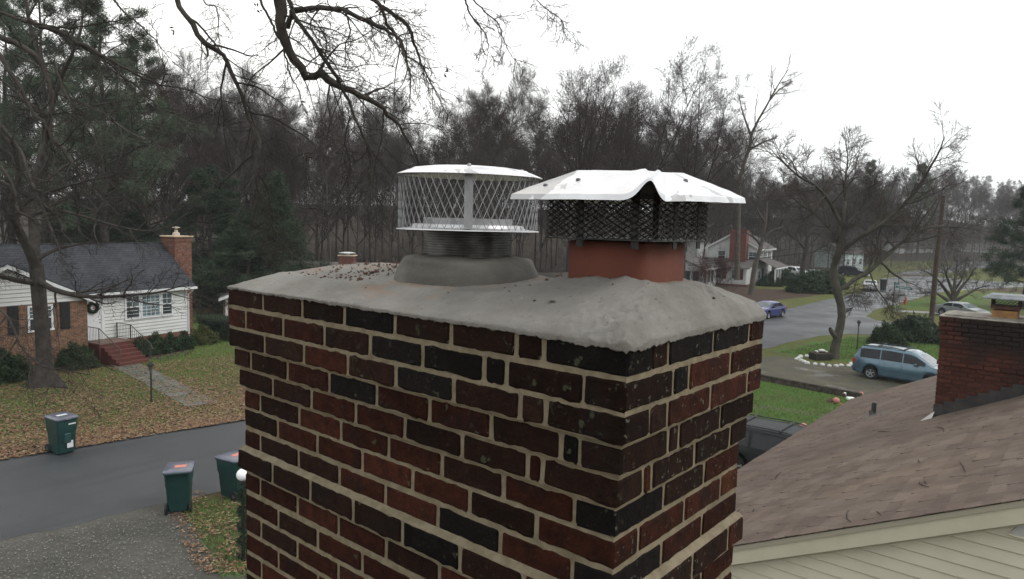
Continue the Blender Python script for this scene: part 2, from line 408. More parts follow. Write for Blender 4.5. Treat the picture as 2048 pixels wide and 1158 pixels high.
# mortar mound round the liner pipe
PX, PY = -.715, .308
def mound():
    N = 96; rings = [(.232, .055), (.228, .072), (.222, .088), (.214, .101), (.204, .112), (.193, .120), (.178, .1255), (.15, .1295), (.127, .1325), (.12, .125)]
    V = []
    for i, (r, z) in enumerate(rings):
        ex = 2.12
        for k in range(N):
            a = 2*math.pi*k/N; c, s = math.cos(a), math.sin(a)
            rr = r/((abs(c)**ex+abs(s)**ex)**(1/ex)); x, y = rr*c*.99, rr*s*.80
            if i > 6: x, y = r*c, r*s
            elif i > 3: t_ = (i-3)/4; x, y = x*(1-t_)+r*c*t_, y*(1-t_)+r*s*t_
            q = Vector((x*9, y*9, z*14)); w = noise.noise(q)*.009+noise.noise(q*3)*.0035
            V.append((PX+x+c*w, PY+y+s*w, z+noise.noise(q*1.5)*.006*min(1, i/3)+noise.noise(q*5)*.0015))
    F = [(i*N+k, i*N+(k+1) % N, (i+1)*N+(k+1) % N, (i+1)*N+k) for i in range(len(rings)-1) for k in range(N)]
    m = NT('grey parged cement'); c = m.mix(m.ramp(m.noise(7, 5), .3, .7), (.082, .076, .066), (.122, .114, .100))
    c = m.mix(m.math('MULTIPLY', m.ramp(m.noise(60, 4), .62, .75), .5), c, (.09, .085, .08)); m.bump(m.noise(60, 5), .5, .006); m.bump(m.noise(16, 4), .5, .012)
    c = m.mix(m.math('MULTIPLY', m.ramp(m.noise(3.1, 5, .6, None, 1.5), .52, .66), .4), c, (.075, .07, .062))
    me = bpy.data.meshes.new('cement_collar'); me.from_pydata(V, [], F); me.update(); me.materials.append(m.set(c, .85, 0, .25))
    me.polygons.foreach_set('use_smooth', [True]*len(me.polygons)); link('cement_collar', me, chim)
mound()
# ribbed stainless liner
def liner_mat():
    m = NT('sooty ribbed steel'); c = m.mix(m.ramp(m.noise(9, 5, .6), .35, .7), (.05, .048, .046), (.25, .24, .23))
    c = m.mix(m.math('MULTIPLY', m.ramp(m.noise(3.5, 3), .45, .65), .8), c, (.016, .014, .013))
    return m.set(c, .42, .75, .5)
pr = [(.105, .12), (.127, .12)]
z = .125
for k in range(11):
    pr += [(.1285, z), (.1285, z+.0035), (.1245, z+.0045), (.1245, z+.0065)]; z += .0071
pr += [(.127, z), (.127, .232), (.121, .232), (.121, .13)]
MB().lathe(pr, 64, T(PX, PY, 0)).part('liner_pipe', liner_mat(), chim, True, 30)
# clay flue tile with rounded corners
def clay_mat():
    m = NT('terracotta clay'); c = m.mix(m.ramp(m.noise(6, 5), .3, .7), (.082, .0215, .0115), (.112, .0315, .017))
    c = m.mix(m.math('MULTIPLY', m.ramp(m.noise(11, 4), .58, .75), .45), c, (.15, .08, .055))
    c = m.mix(m.math('MULTIPLY', m.ramp(m.noise(24, 5, .7), .52, .7), .35), c, (.05, .017, .010))
    sep = m.n('SeparateXYZ'); m.l(m.geo.outputs['Position'], sep.inputs[0])
    top = m.math('MULTIPLY', m.ramp(sep.outputs[2], ZC+.172, ZC+.196), m.ramp(m.noise(9, 4), .3, .6))
    c = m.mix(m.math('MULTIPLY', top, .8), c, (.022, .016, .013))
    m.bump(m.noise(130, 4), .3, .003); return m.set(c, .75, 0, .3)
FX, FY, FA = -.1822, .308, .1085
def rrect(a, r, n=8):
    o = []
    for cx, cy, s in ((a-r, -a+r, -90), (a-r, a-r, 0), (-a+r, a-r, 90), (-a+r, -a+r, 180)):
        o += [(cx+r*math.cos(math.radians(s+90*k/n)), cy+r*math.sin(math.radians(s+90*k/n))) for k in range(n+1)]
    return o
fl = MB(); V = []
lay = [(FA, .03, .05), (FA, .03, .188), (FA-.003, .028, .192), (FA-.017, .02, .192), (FA-.019, .02, .188), (FA-.019, .02, .06)]
for a, r, zz in lay: V += [(FX+x, FY+y, zz) for x, y in rrect(a, r)]
n = len(rrect(1, .1)); fl.add(V, [(i*n+k, i*n+(k+1) % n, (i+1)*n+(k+1) % n, (i+1)*n+k) for i in range(len(lay)-1) for k in range(n)]+[tuple(range(5*n, 6*n))])
fl.part('clay_flue', clay_mat(), chim, True, 50)
# grit, crumbs of mortar and leaf bits lying on the crown
gr = MB()
def crownz(x, y):
    h = CRT.ray_cast(Vector((x, y, .5)), Vector((0, 0, -1)))
    return h[0].z if h[0] else .05
rg = random.Random(3)
for k in range(620):
    if k < 480: x, y = rg.gauss(-1.02, .16), rg.uniform(.1, .56)
    elif k < 540: x, y = rg.gauss(-.42, .05), rg.uniform(.33, .6)
    else: x, y = rg.uniform(-1.4, .0), rg.uniform(.04, .6)
    if not (-1.42 < x < 0 and .03 < y < .6) or (abs(x-PX) < .25 and abs(y-PY) < .22): continue
    s = rg.uniform(.0012, .0035)*(1.9 if rg.random() < .1 else 1)
    M_ = T(x, y, crownz(x, y)+s*.3) @ RZ(rg.uniform(0, 6)) @ RX(rg.uniform(-.5, .5))
    gr.add([(-s*1.6, -s, 0), (s, -s*1.1, 0), (s*1.3, s, 0), (-s, s*1.2, 0), (0, 0, s*1.2)], [(0, 1, 4), (1, 2, 4), (2, 3, 4), (3, 0, 4)], M_)
tag(gr.part('roof_grit', mat('brown crumbs', (.05, .026, .016), (.11, .065, .045), 90, .9), loc=(0, 0, ZC)), 'brown grit and leaf crumbs lying on the cement crown beside the round mound', 'debris', kind='stuff')
lf = MB().add([(-.011, 0, .001), (-.004, .0042, .003), (.006, .0036, .0035), (.012, 0, .002), (.006, -.0036, .0015), (-.004, -.0042, .001), (0, 0, .0005)], [(0, 1, 6), (1, 2, 6), (2, 3, 6), (3, 4, 6), (4, 5, 6), (5, 0, 6)])
o = lf.part('fallen_leaf', mat('dead dark leaf', (.02, .016, .013), (.05, .04, .03), 200, .7)); o.location = (-.215, .055, ZC+crownz(-.215, .055)+.0015); o.rotation_euler = (0, 0, .2)
tag(o, 'single small dark leaf lying on the cement crown in front of the clay flue', 'leaf')

# ---- caps
def galv_mat(name, b, rough, dirt=.3):
    m = NT(name); c = m.mix(m.ramp(m.noise(14, 5), .35, .7), (b, b, b*1.01), (b*.86, b*.86, b*.88))
    c = m.mix(m.math('MULTIPLY', m.ramp(m.noise(38, 5, .7), .62, .72), dirt), c, (.22, .2, .18))
    c = m.mix(m.math('MULTIPLY', m.ramp(m.noise(7.5, 3, .5, None, 1.2), .57, .585), dirt*1.3), c, (b*.42, b*.41, b*.40))
    return m.set(c, rough, .55, .5)
LIDM = galv_mat('bright galvanised sheet', .70, .40, .5); CAGEM = galv_mat('dull steel mesh', .30, .5); BLKM = mat('black painted steel', (.008, .008, .0085), (.022, .02, .018), 40, .5, .2, .4)
FLM = galv_mat('bright steel flange', .66, .38)
def cage(path, L, z0, z1, cw, ch, wr, tk):
    """expanded metal: zigzag strands along a closed path; path(s) -> (x, y)"""
    mb = MB(); ncell = int(round(L/cw)); cw = L/ncell; nr = int(round((z1-z0)/ch*2)); hz = (z1-z0)/nr
    for k in range(ncell):
        for sg in (1, -1):
            pts = []
            for j in range(nr+1):
                s = (k*cw+sg*j*cw/2) % L; x, y = path(s); pts.append((x, y, z0+j*hz))
            mb.tube(pts, wr, 4, False)
    return mb
rc_ = thing('round_chimney_cap', 'round steel rain cap with silver diamond mesh sides on the ribbed liner pipe', 'chimney cap', (PX, PY, ZC))
Lr = 2*math.pi*.2
cage(lambda s: (.2*math.cos(s/.2), .2*math.sin(s/.2)), Lr, .209, .358, Lr/56, .05, .0013, 1).part('mesh_screen', CAGEM, rc_, kind='stuff')
tilt = (math.radians(.6), math.radians(1.3), 0)
MB().lathe([(.0, .389), (.06, .388), (.12, .384), (.163, .378), (.172, .372), (.178, .3715), (.206, .3605), (.2085, .3585), (.2065, .3575), (.17, .3655), (.0, .37)], 72).part('lid', LIDM, rc_, True, 35, rot=tilt)
MB().lathe([(.127, .214), (.150, .2215), (.160, .2205), (.164, .212), (.19, .2085), (.206, .2065), (.2065, .2045), (.19, .2055), (.127, .2075)], 72).part('base_flange', FLM, rc_, True, 35)
MB().lathe([(.1275, .205), (.129, .238), (.127, .239), (.125, .205)], 64).part('collar', galv_mat('grey steel collar', .42, .5), rc_, True, 30)
for a in (-.804, .767, 2.338, 3.909):
    c, s = math.cos(a), math.sin(a); M_ = RZ(a)
    b = MB(); b.box(.185, .1868, -.0115, .0115, .21, .362, M_); b.box(.150, .185, -.0115, .0115, .362, .364, M_); b.box(.186, .2, -.0115, .0115, .21, .2115, M_)
    st = b.part('strap', galv_mat('grey strap', .36, .5), rc_)
    MB().lathe([(0, .3895), (.004, .389), (.0052, .3855), (.0052, .382)], 8, M_ @ T(.152, 0, -.005)).part('rivet', CAGEM, rc_)
sc_ = thing('square_chimney_cap', 'square cap with bent white metal lid over black diamond mesh on the clay flue', 'chimney cap', (FX, FY, ZC))
ca = .1396
def sqp(s):
    k = int(s//(2*ca)) % 4; t = s-k*2*ca
    return ((-ca+t, -ca), (ca, -ca+t), (ca-t, ca), (-ca, ca-t))[k]
cage(sqp, 8*ca, .197, .296, 8*ca/40, .0150, .0013, 1).part('mesh_screen', BLKM, sc_, kind='stuff')
MB().prism([(x, y, .195) for x, y in rrect(.1435, .008, 2)], (0, 0, .003)).part('base_frame', BLKM, sc_)
for x, y, w in ((-.045, -ca+.004, 0), (.1, -ca+.004, 0), (ca-.004, -.02, 1), (ca-.004, .1, 1), (-ca+.004, 0, 1), (0, ca-.004, 0)):
    b = MB()
    if w: b.box(x-.0012, x+.0012, y-.009, y+.009, .178, .315)
    else: b.box(x-.009, x+.009, y-.0012, y+.0012, .178, .315)
    b.part('leg', BLKM, sc_)
# the lid: shallow hipped sheet, one front corner buckled up into a fold
def sqlid():
    b = .2007; N = 84; V = []; F = []
    g = np.linspace(-1, 1, N+1)
    def hgt(x, y):
        m = max(abs(x), abs(y))
        h = .299+.052*min(1, (b-m)/(b*.55))+.004*(1-m/b)
        rid = abs(abs(x)-abs(y)); h += .0045*math.exp(-(rid/.007)**2)*min(1, (b-m)/.06)            # folded hips
        h += .0045*math.exp(-((m-b*.86)/.01)**2)*.35
        # raised fold near the front right corner
        d = (x-.166) ; dd = (y+b)
        h += .034*math.exp(-(d/(.032 if d < 0 else .020))**2)*math.exp(-(dd/.085)**2)
        h += .010*math.exp(-((x-.155)/.03)**2)*math.exp(-((y+.08)/.07)**2)
        h += noise.noise(Vector((x*7, y*7, 1)))*.002+noise.noise(Vector((x*28, y*28, 5)))*.0007
        h += .014*((x+y)/(2*b))*.25
        h += .012*max(0, (x-y)/(2*b))**3*-.6
        return h
    for i in range(N+1):
        for j in range(N+1):
            x, y = g[i]*b, g[j]*b; V.append((x, y, hgt(x, y)))
    K = (N+1)
    F = [(i*K+j, (i+1)*K+j, (i+1)*K+j+1, i*K+j+1) for i in range(N) for j in range(N)]
    # turned down lip
    rim = [i*K for i in range(N+1)]+[N*K+j for j in range(1, N+1)]+[i*K+N for i in range(N-1, -1, -1)]+[j for j in range(N-1, 0, -1)]
    n0 = len(V); cut = {}
    for t, r in enumerate(rim):
        x, y, z_ = V[r]; fold = math.exp(-((x-.166)/.022)**2)*(1 if y < -b+.002 else 0)
        V.append((x*1.012, y*1.012, z_-.0125*(1-.55*fold)))
    m = len(rim); F += [(rim[(t+1) % m], rim[t], n0+t, n0+(t+1) % m) for t in range(m)]
    # underside
    n1 = len(V)
    for t in range(m): x, y, z_ = V[n0+t]; V.append((x*.985, y*.985, z_+.001))
    F += [(n0+(t+1) % m, n0+t, n1+t, n1+(t+1) % m) for t in range(m)]
    me = bpy.data.meshes.new('lid'); me.from_pydata(V, [], F); me.update(); me.materials.append(LIDM)
    me.polygons.foreach_set('use_smooth', [True]*len(me.polygons)); me.set_sharp_from_angle(angle=math.radians(38))
    link('lid', me, sc_, (0, 0, 0), (math.radians(.4), math.radians(.6), 0))
    U = [(x*.994, y*.994, z-.0016) for x, y, z in V[:K*K]]
    mu = bpy.data.meshes.new('lid_underside'); mu.from_pydata(U, [], [f[::-1] for f in F[:N*N]]); mu.update(); mu.materials.append(mat('sooty underside', (.012, .011, .011), (.03, .027, .025), 12, .8))
    link('lid_underside', mu, sc_, (0, 0, 0), (math.radians(.4), math.radians(.6), 0))
    for x, y in ((-.055, -.135), (.135, .02), (-.13, -.16)):
        MB().lathe([(0, .0055), (.0045, .005), (.006, .0015), (.006, -.004)], 8, T(x, y, hgt(x, y))).part('screw', mat('dull screw', (.1, .1, .11), None, 5, .5, .6), sc_)
sqlid()
# ================================================================== BROWN SHINGLED HOUSE (right)
RY0, RY1 = 5.6, 17.66; RXE, RXR = -3.886, 1.9; RS = .4923
def rz(x): return 4.411+RS*(x+1.915)
bh = thing('brown_roof_house', 'neighbouring house with weathered brown shingle roof and beige siding gable at lower right', 'house', (0, 0, 0))
VINYL = mat('beige vinyl siding', (.50, .475, .37), (.465, .44, .345), 3, .5, 0, .4, .12, 60, .002)
TRIM = mat('beige trim', (.47, .445, .34), (.43, .41, .31), 4, .45, 0, .4)
def shingle_mat():
    m = NT('weathered brown shingle'); c = m.mix(m.ramp(m.noise(2.2, 4), .35, .65), (.128, .096, .079), (.168, .130, .109))
    c = m.mix(m.ramp(m.noise(330, 3, .8), .40, .62), c, m.hsv(c, .55))
    c = m.mix(m.math('MULTIPLY', m.ramp(m.noise(.9, 5), .5, .75), .5), c, (.165, .12, .088))
    c = m.hsv(c, m.math('ADD', m.math('MULTIPLY', m.rnd(), .26), .87))
    m.bump(m.noise(420, 3, .8), .55, .003); return m.set(c, .9, 0, .15)
SHG = shingle_mat()
ang = math.atan(RS)
deck = MB()
deck.prism([(RXE+.01, RY0+.06, rz(RXE)-.14), (RXE+.01, RY0+.06, rz(RXE)-.01), (RXR, RY0+.06, rz(RXR)-.01), (2*RXR-RXE, RY0+.06, rz(RXE)-.01), (2*RXR-RXE, RY0+.06, rz(RXE)-.14), (RXR, RY0+.06, rz(RXR)-.14)], (0, RY1-RY0-.08, 0))
deck.part('roof_deck', mat('roof felt', (.03, .027, .025), None, 5, .9), bh)
tabs = []
ex = .143; tw = .305
sl_len = (RXR-RXE)/math.cos(ang)
for r in range(int(sl_len/ex)):
    off = (.15, 0, .08)[r % 3]
    y = RY0-.012-off
    while y < RY1:
        ya, yb = max(y, RY0-.012), min(y+tw, RY1+.01)
        if yb-ya > .04: tabs.append((r, ya, yb))
        y += tw
def tab_geo(r, ya, yb, rr):
    s0 = r*ex; g = .0028
    th = .006+rr.uniform(0, .004); cu = rr.uniform(0, .006) if rr.random() < .25 else 0
    return s0, s0+ex+.10, ya+g, yb-g, th, cu
def tab_mesh(i, w):
    rr = random.Random(i); V = []; L = ex+.08; n = 4
    cu = rr.uniform(.002, .011) if rr.random() < .4 else .001
    for k in range(n+1):
        y = -w/2+w*k/n; e = rr.uniform(-.003, .003)
        h = cu*(abs(2*k/n-1)**1.5)+rr.uniform(0, .0008)
        V += [(e, y, .0005+h*.4), (e, y, .0095+h), (.05, y, .0095+h*.3), (L, y, .0085)]
    F = [(4*k+j, 4*k+4+j, 4*k+5+j, 4*k+1+j) for k in range(n) for j in range(3)]+[(0, 1, 2, 3), (4*n+3, 4*n+2, 4*n+1, 4*n)]
    me = bpy.data.meshes.new('shingle'); me.from_pydata(V, [], F); me.update(); me.materials.append(SHG); return me
TM = [tab_mesh(i, tw-.006) for i in range(9)]
Rroof = Matrix.Rotation(-ang, 4, 'Y')
def tabM(r, ya, yb):
    s = r*ex
    return T(RXE+s*math.cos(ang), (ya+yb)/2, rz(RXE)+s*math.sin(ang)+.001) @ Rroof
def seen(t):
    M_ = tabM(*t); p = np.array(M_.translation)-CAM; d = p@FW
    if d < .5: return -1
    px = 1024+FPX*(p@RT)/d; py = 579-FPX*(p@UP)/d
    if px < 1470 or px > 2075 or py > 1150: return -1
    return 1/d
sc_t = sorted(tabs, key=seen, reverse=True)
rest = MB()
for i, t in enumerate(sc_t):
    M_ = tabM(*t) @ T(0, 0, (t[0] % 2)*.0006); w = t[2]-t[1]
    if i < 300 and seen(t) > 0:
        o = link('shingle', TM[random.randrange(9)], bh); o.matrix_local = M_ @ Matrix.Diagonal((1, w/tw, 1, 1))
    elif seen(t) > 0 or t[0]*ex < sl_len:
        me = TM[random.randrange(9)]
        rest.add([Vector((v.co.x, v.co.y*w/tw, v.co.z)) for v in me.vertices], [tuple(p.vertices) for p in me.polygons], M_)
rest.part('shingle_courses', SHG, bh, kind='stuff')
other = MB(); other.prism([(RXR, RY0, rz(RXR)), (2*RXR-RXE, RY0, rz(RXE)), (2*RXR-RXE, RY0, rz(RXE)+.012), (RXR, RY0, rz(RXR)+.02)], (0, RY1-RY0, 0))
other.part('far_roof_slope', SHG, bh)
# gable wall: lapped siding boards cut to the rake
YW = RY0+.16
gw = MB(); gw.prism([(-3.45, YW+.02, 0), (7.25, YW+.02, 0), (7.25, YW+.02, 3.35), (RXR, YW+.02, rz(RXR)-.16), (-3.45, YW+.02, 3.35)], (0, 11.4, 0)); gw.part('wall', VINYL, bh)
zz = 3.2
while zz < 5.95:
    xl = (zz+.185-4.411)/RS-1.915; xl2 = (zz+.114+.185-4.411)/RS-1.915
    xr = min(2*RXR-xl-.1, 3.4); xr2 = min(2*RXR-xl2-.1, 3.4)
    if xr2-xl2 > .2:
        b = MB(); b.add([(xl, YW-.006, zz), (xr, YW-.006, zz), (xr2, YW-.002, zz+.116), (xl2, YW-.002, zz+.116), (xl, YW+.004, zz), (xr, YW+.004, zz), (xr, YW-.022, zz+.011), (xl+.02, YW-.022, zz+.011)],
                        [(0, 1, 6, 7), (7, 6, 2, 3), (4, 5, 1, 0), (0, 7, 3, 4), (1, 5, 2, 6)])
        b.part('siding_board', VINYL, bh)
    zz += .114
def along(x0, x1, y0, y1, d0, d1):        # board under the roof edge between depths d0..d1 below the plane
    return MB().prism([(x0, y0, rz(x0)-d1), (x1, y0, rz(x1)-d1), (x1, y0, rz(x1)-d0), (x0, y0, rz(x0)-d0)], (0, y1-y0, 0))
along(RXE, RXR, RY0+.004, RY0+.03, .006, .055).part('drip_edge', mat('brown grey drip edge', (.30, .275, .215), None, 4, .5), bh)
along(RXE, RXR, RY0+.022, YW, .055, .205).part('rake_board', TRIM, bh)
along(RXE, RXR, YW-.045, YW+.01, .205, .243).part('frieze_moulding', TRIM, bh)
along(RXE+.02, RXR, YW-.052, YW-.045, .243, .249).part('frieze_bead', TRIM, bh)
MB().prism([(-.35, YW-.03, 5.03), (1.9, YW-.03, 5.03), (1.9, YW-.03, 5.9), (.62, YW-.03, 5.37)], (0, .012, 0))
gv = MB(); xv = .28; zv = 5.18
gv.prism([(xv, YW-.024, zv), (2.0, YW-.024, zv-.02), (2.0, YW-.024, 5.95), (xv+.06, YW-.024, rz(xv+.06)-.246)], (0, .012, 0)); gv.part('gable_vent_panel', mat('pale grey vent panel', (.42, .42, .41), (.36, .36, .36), 8, .5), bh)
MB().tube([(xv, YW-.03, zv), (xv+.05, YW-.03, zv-.006), (2.0, YW-.03, zv-.03)], .012, 6).part('vent_trim', TRIM, bh)
MB().box(RXE-.02, RXE+.0, RY0, RY1, rz(RXE)-.16, rz(RXE)-.012).part('eave_fascia', TRIM, bh)
# vent pipe
vp = MB(); vx, vy = -2.42, 13.3; vz = rz(vx)
vp.lathe([(.045, -.1), (.045, .24), (.036, .24), (.036, .1)], 14, T(vx, vy, vz))
vp.part('vent_pipe', mat('black lead pipe', (.03, .03, .032), (.05, .05, .05), 20, .6), bh, True, 40)
bt = MB(); bt.lathe([(.05, .1), (.06, .03), (.12, .0), (.13, -.02)], 16, T(vx, vy, vz) @ Rroof); bt.prism([(-.16, -.14, .009), (.22, -.14, .009), (.22, .14, .009), (-.16, .14, .009)], (0, 0, .004), T(vx, vy, vz) @ Rroof)
bt.part('pipe_flashing', mat('dark flashing', (.05, .048, .046), (.09, .085, .08), 12, .6), bh, True, 40)
# twigs lying on the shingles
TWM = mat('dead twig', (.016, .013, .011), (.03, .025, .02), 60, .9)
rt = random.Random(8)
for i in range(15):
    x = rt.uniform(-3.3, -.2); y = RY0+abs(rt.gauss(0, 1))*2.6+.15
    if y > 15: continue
    L = rt.uniform(.08, .2) if i > 9 else rt.uniform(.25, .6); n = 7; c = rt.uniform(-.25, .25); pts = []
    for k in range(n):
        t = k/(n-1)-.5; pts.append((t*t*c*L*1.3+rt.uniform(-.004, .004), t*L, .017+rt.uniform(0, .006)))
    o = MB().tube(pts, [.0018+.003*math.sin(math.pi*(k+.5)/n) for k in range(n)], 5).part('fallen_twig', TWM)
    o.matrix_world = T(x, y, rz(x)) @ Rroof @ RZ(rt.gauss(.35, .35))
    tag(o, 'small dark twig fallen on the weathered brown shingle roof', 'twig', 'twigs on the brown roof')

# ---- its brick chimney
c2 = thing('roof_chimney', 'soot blackened red brick chimney standing on the brown shingle roof at right edge', 'chimney', (-1.127, 11.17, 4.3))
def sooty_mat():
    m = NT('red brick with soot'); c = m.mix(m.ramp(m.noise(20, 5), .3, .7), (.075, .026, .018), (.05, .019, .014))
    c = m.hsv(c, m.math('ADD', m.math('MULTIPLY', m.rnd(), .5), .75))
    sep = m.n('SeparateXYZ'); m.l(m.geo.outputs['Position'], sep.inputs[0])
    up = m.math('ADD', sep.outputs[2], m.math('MULTIPLY', m.math('SUBTRACT', m.noise(1.6, 4), .5), 2.2))
    up = m.math('ADD', up, m.math('MULTIPLY', sep.outputs[0], .75))
    c = m.mix(m.math('MULTIPLY', m.ramp(up, 5.1, 5.9), .93), c, (.016, .013, .012))
    m.bump(m.noise(120, 4), .4, .004); return m.set(c, .9, 0, .2)
SB = sooty_mat()
m = NT('stained mortar'); sep = m.n('SeparateXYZ'); m.l(m.geo.outputs['Position'], sep.inputs[0])
cc = m.mix(m.math('MULTIPLY', m.ramp(m.math('ADD', sep.outputs[2], m.math('MULTIPLY', m.noise(1.6, 4), 2.)), 5.5, 6.5), .94), (.19, .12, .085), (.02, .016, .014))
STM = m.set(cc, .9)
cw, cdp, ctop = 1.75, .85, 2.075
core = MB(); core.box(.012, cw, .012, cdp, -.4, ctop); core.part('mortar', STM, c2)
nrow = int(2.3/.0677); _c2 = {}
for r in range(nrow):
    z0 = ctop-(r+1)*.0677+.008; z1 = ctop-r*.0677
    ov = .028 if r < 3 else (.014 if r < 5 else (.016 if r == 10 else 0))
    x = -ov; first = True
    while x < 1.02:
        L = (.1 if r % 2 else .203) if first else .203
        xc = x+L/2-1.127
        if z1-.03+4.3 > rz(xc)+.02:
            key = (round(L, 3), r % 3)
            if key not in _c2: _c2[key] = brick_mesh(900+len(_c2), L-.011, .1, .0565, SB)
            link('brick', _c2[key], c2, (x+L/2, -ov+.05, (z0+z1)/2))
        x += L; first = False
    if ov:
        y = -ov+.1
        while y < .7: 
            core_ = _c2.get((.203, 0)); 
            if core_: link('brick', core_, c2, (-ov+.05, y+.1, (z0+z1)/2), (0, 0, math.pi/2))
            y += .203
    else:
        MB().box(0.0, .01, .1, cdp, z0, z1).part('side_brick', SB, c2) if False else None
sidew = MB(); sidew.box(.002, .0118, .1, cdp, -.4, ctop-.4); sidew.part('side_wall', SB, c2)
st = MB()
for k in range(9):
    x0 = -.005+k*.138; x1 = x0+.137; zt_ = rz(x0-1.127)-4.3+.225
    st.prism([(x0, -.012, rz(x0-1.127)-4.3-.03), (x1, -.012, rz(x1-1.127)-4.3-.03), (x1, -.012, zt_), (x0, -.012, zt_)], (0, .010, 0))
st.part('step_flashing', mat('tarred flashing', (.028, .026, .026), (.045, .042, .04), 9, .6), c2)
MB().prism([(-.16, -.11, rz(-1.29)-4.3+.006), (.0, -.11, rz(-1.127)-4.3+.006), (.02, .0, rz(-1.107)-4.3+.1), (-.03, .03, rz(-1.16)-4.3+.012)], (0, 0, .004)).part('corner_flashing', mat('pale caulk', (.36, .34, .32), None, 3, .6), c2)
cr = MB(); cr.bbox(-.035, cw, -.035, cdp+.03, ctop, ctop+.025, .012); cr.prism([(.04, .03, ctop+.024), (cw, .03, ctop+.024), (cw, cdp-.04, ctop+.024), (.04, cdp-.04, ctop+.024)], (.0, 0, .02))
cr.part('cement_cap', mat('old cement', (.15, .135, .115), (.26, .24, .205), 7, .95, 0, .2, .4, 50, .01), c2)
OCL = mat('orange clay flue', (.30, .16, .065), (.22, .11, .05), 8, .8)
for nm, fx, lab in (('', .77, 'rusty capped clay flue cap with slanted grey lid on the soot blackened chimney'), ('', 1.32, 'second grey lidded flue cap at the picture edge on the soot blackened chimney')):
    fb = MB(); fb.prism([(fx+x, .36+y, ctop+.03) for x, y in rrect(.16, .03, 3)], (0, 0, .12)); fb.part('clay_flue', OCL if fx < 1 else BLKM, c2)
    fc = thing('flue_cap', lab, 'chimney cap', (-1.127+fx, 11.17+.36, 4.3+ctop+.17))
    b = MB(); b.prism([(x, y, .0) for x, y in rrect(.18, .02, 2)], (0, 0, .05)); b.part('band', mat('rust brown band', (.10, .045, .03), (.05, .03, .025), 14, .8), fc)
    b = MB()
    for sx in (-1, 1):
        for sy in (-1, 1): b.box(sx*.165-.012, sx*.165+.012, sy*.165-.004, sy*.165+.004, .0, .17)
    b.part('legs', BLKM, fc)
    def sq4(s, a=.17):
        k = int(s//(2*a)) % 4; t = s-k*2*a
        return ((-a+t, -a), (a, -a+t), (a-t, a), (-a, a-t))[k]
    cage(sq4, 8*.17, .05, .165, .05, .05, .003, 1).part('mesh_screen', BLKM, fc, kind='stuff')
    b = MB(); b.add([(-.29, -.29, .165), (.29, -.29, .165), (.29, .29, .165), (-.29, .29, .165), (-.2, -.2, .215), (.2, -.2, .215), (.2, .2, .215), (-.2, .2, .215), (-.29, -.29, .15), (.29, -.29, .15), (.29, .29, .15), (-.29, .29, .15)],
        [(4, 5, 6, 7), (0, 1, 5, 4), (1, 2, 6, 5), (2, 3, 7, 6), (3, 0, 4, 7), (8, 9, 1, 0), (9, 10, 2, 1), (10, 11, 3, 2), (11, 8, 0, 3)])
    b.part('lid', mat('weathered grey lid', (.13, .14, .15), (.20, .21, .22), 9, .55, .3), fc)

# ================================================================== WHITE SIDING HOUSE (left, across the street)
WHS = mat('white vinyl siding', (.50, .505, .49), (.45, .455, .44), 1.3, .55, 0, .35)
WHT = mat('white painted trim', (.58, .59, .59), (.52, .53, .53), 5, .5)
def wallbrick(name, c1, c2, mo, vert=True):
    m = NT(name); q = m.n('TexBrick'); q.inputs['Scale'].default_value = 1
    tc = m.n('TexCoord'); mp = m.n('Mapping'); m.l(tc.outputs['Object'], mp.inputs[0]); mp.inputs[2].default_value = (math.pi/2, 0, 0)
    m.l(mp.outputs[0], q.inputs[0]); q.inputs['Color1'].default_value = (*c1, 1); q.inputs['Color2'].default_value = (*c2, 1); q.inputs['Mortar'].default_value = (*mo, 1)
    q.inputs['Brick Width'].default_value = .213; q.inputs['Row Height'].default_value = .075; q.inputs['Mortar Size'].default_value = .008; q.inputs['Bias'].default_value = -.1
    c = m.mix(m.math('MULTIPLY', m.ramp(m.noise(4.7, 4), .45, .7), .5), q.outputs[0], (c2[0]*.5, c2[1]*.5, c2[2]*.5))
    v = m.n('TexVoronoi'); v.inputs['Scale'].default_value = 7; m.l(mp.outputs[0], v.inputs['Vector'])
    c = m.hsv(c, m.math('ADD', m.math('MULTIPLY', v.outputs['Distance'], .5), .72))
    m.bump(q.outputs[1], -.4, .01); return m.set(c, .9, 0, .2)
HB = wallbrick('house brick', (.17, .085, .05), (.10, .052, .034), (.20, .16, .12))
HB2 = wallbrick('foundation brick', (.16, .06, .04), (.10, .04, .028), (.20, .15, .12))
def dshingle(name, a, b):
    m = NT(name); tc = m.n('TexCoord'); q = m.n('TexBrick'); m.l(tc.outputs['UV'], q.inputs[0])
    tcn = tc.outputs['Object']; q.inputs['Scale'].default_value = 1
    m.l(tcn, q.inputs[0]); q.inputs['Color1'].default_value = (*a, 1); q.inputs['Color2'].default_value = (*b, 1); q.inputs['Mortar'].default_value = (a[0]*.45, a[1]*.45, a[2]*.45, 1)
    q.inputs['Brick Width'].default_value = .33; q.inputs['Row Height'].default_value = .145; q.inputs['Mortar Size'].default_value = .012
    c = m.mix(m.math('MULTIPLY', m.ramp(m.noise(1.1, 5), .4, .7), .4), q.outputs[0], (b[0]*1.5, b[1]*1.5, b[2]*1.5))
    m.bump(m.noise(40, 3), .3, .01); return m.set(c, .88, 0, .2)
DSH = dshingle('charcoal shingle', (.030, .032, .038), (.042, .044, .050))
def glass_mat(name, c, rough=.06):
    m = NT(name); cc = m.mix(m.ramp(m.noise(1.3, 2), .35, .65), c, tuple(x*.55 for x in c)); return m.set(cc, rough, 0, .6)
GLS = glass_mat('dark window glass', (.035, .045, .055)); GLC = glass_mat('curtained window glass', (.10, .13, .14))
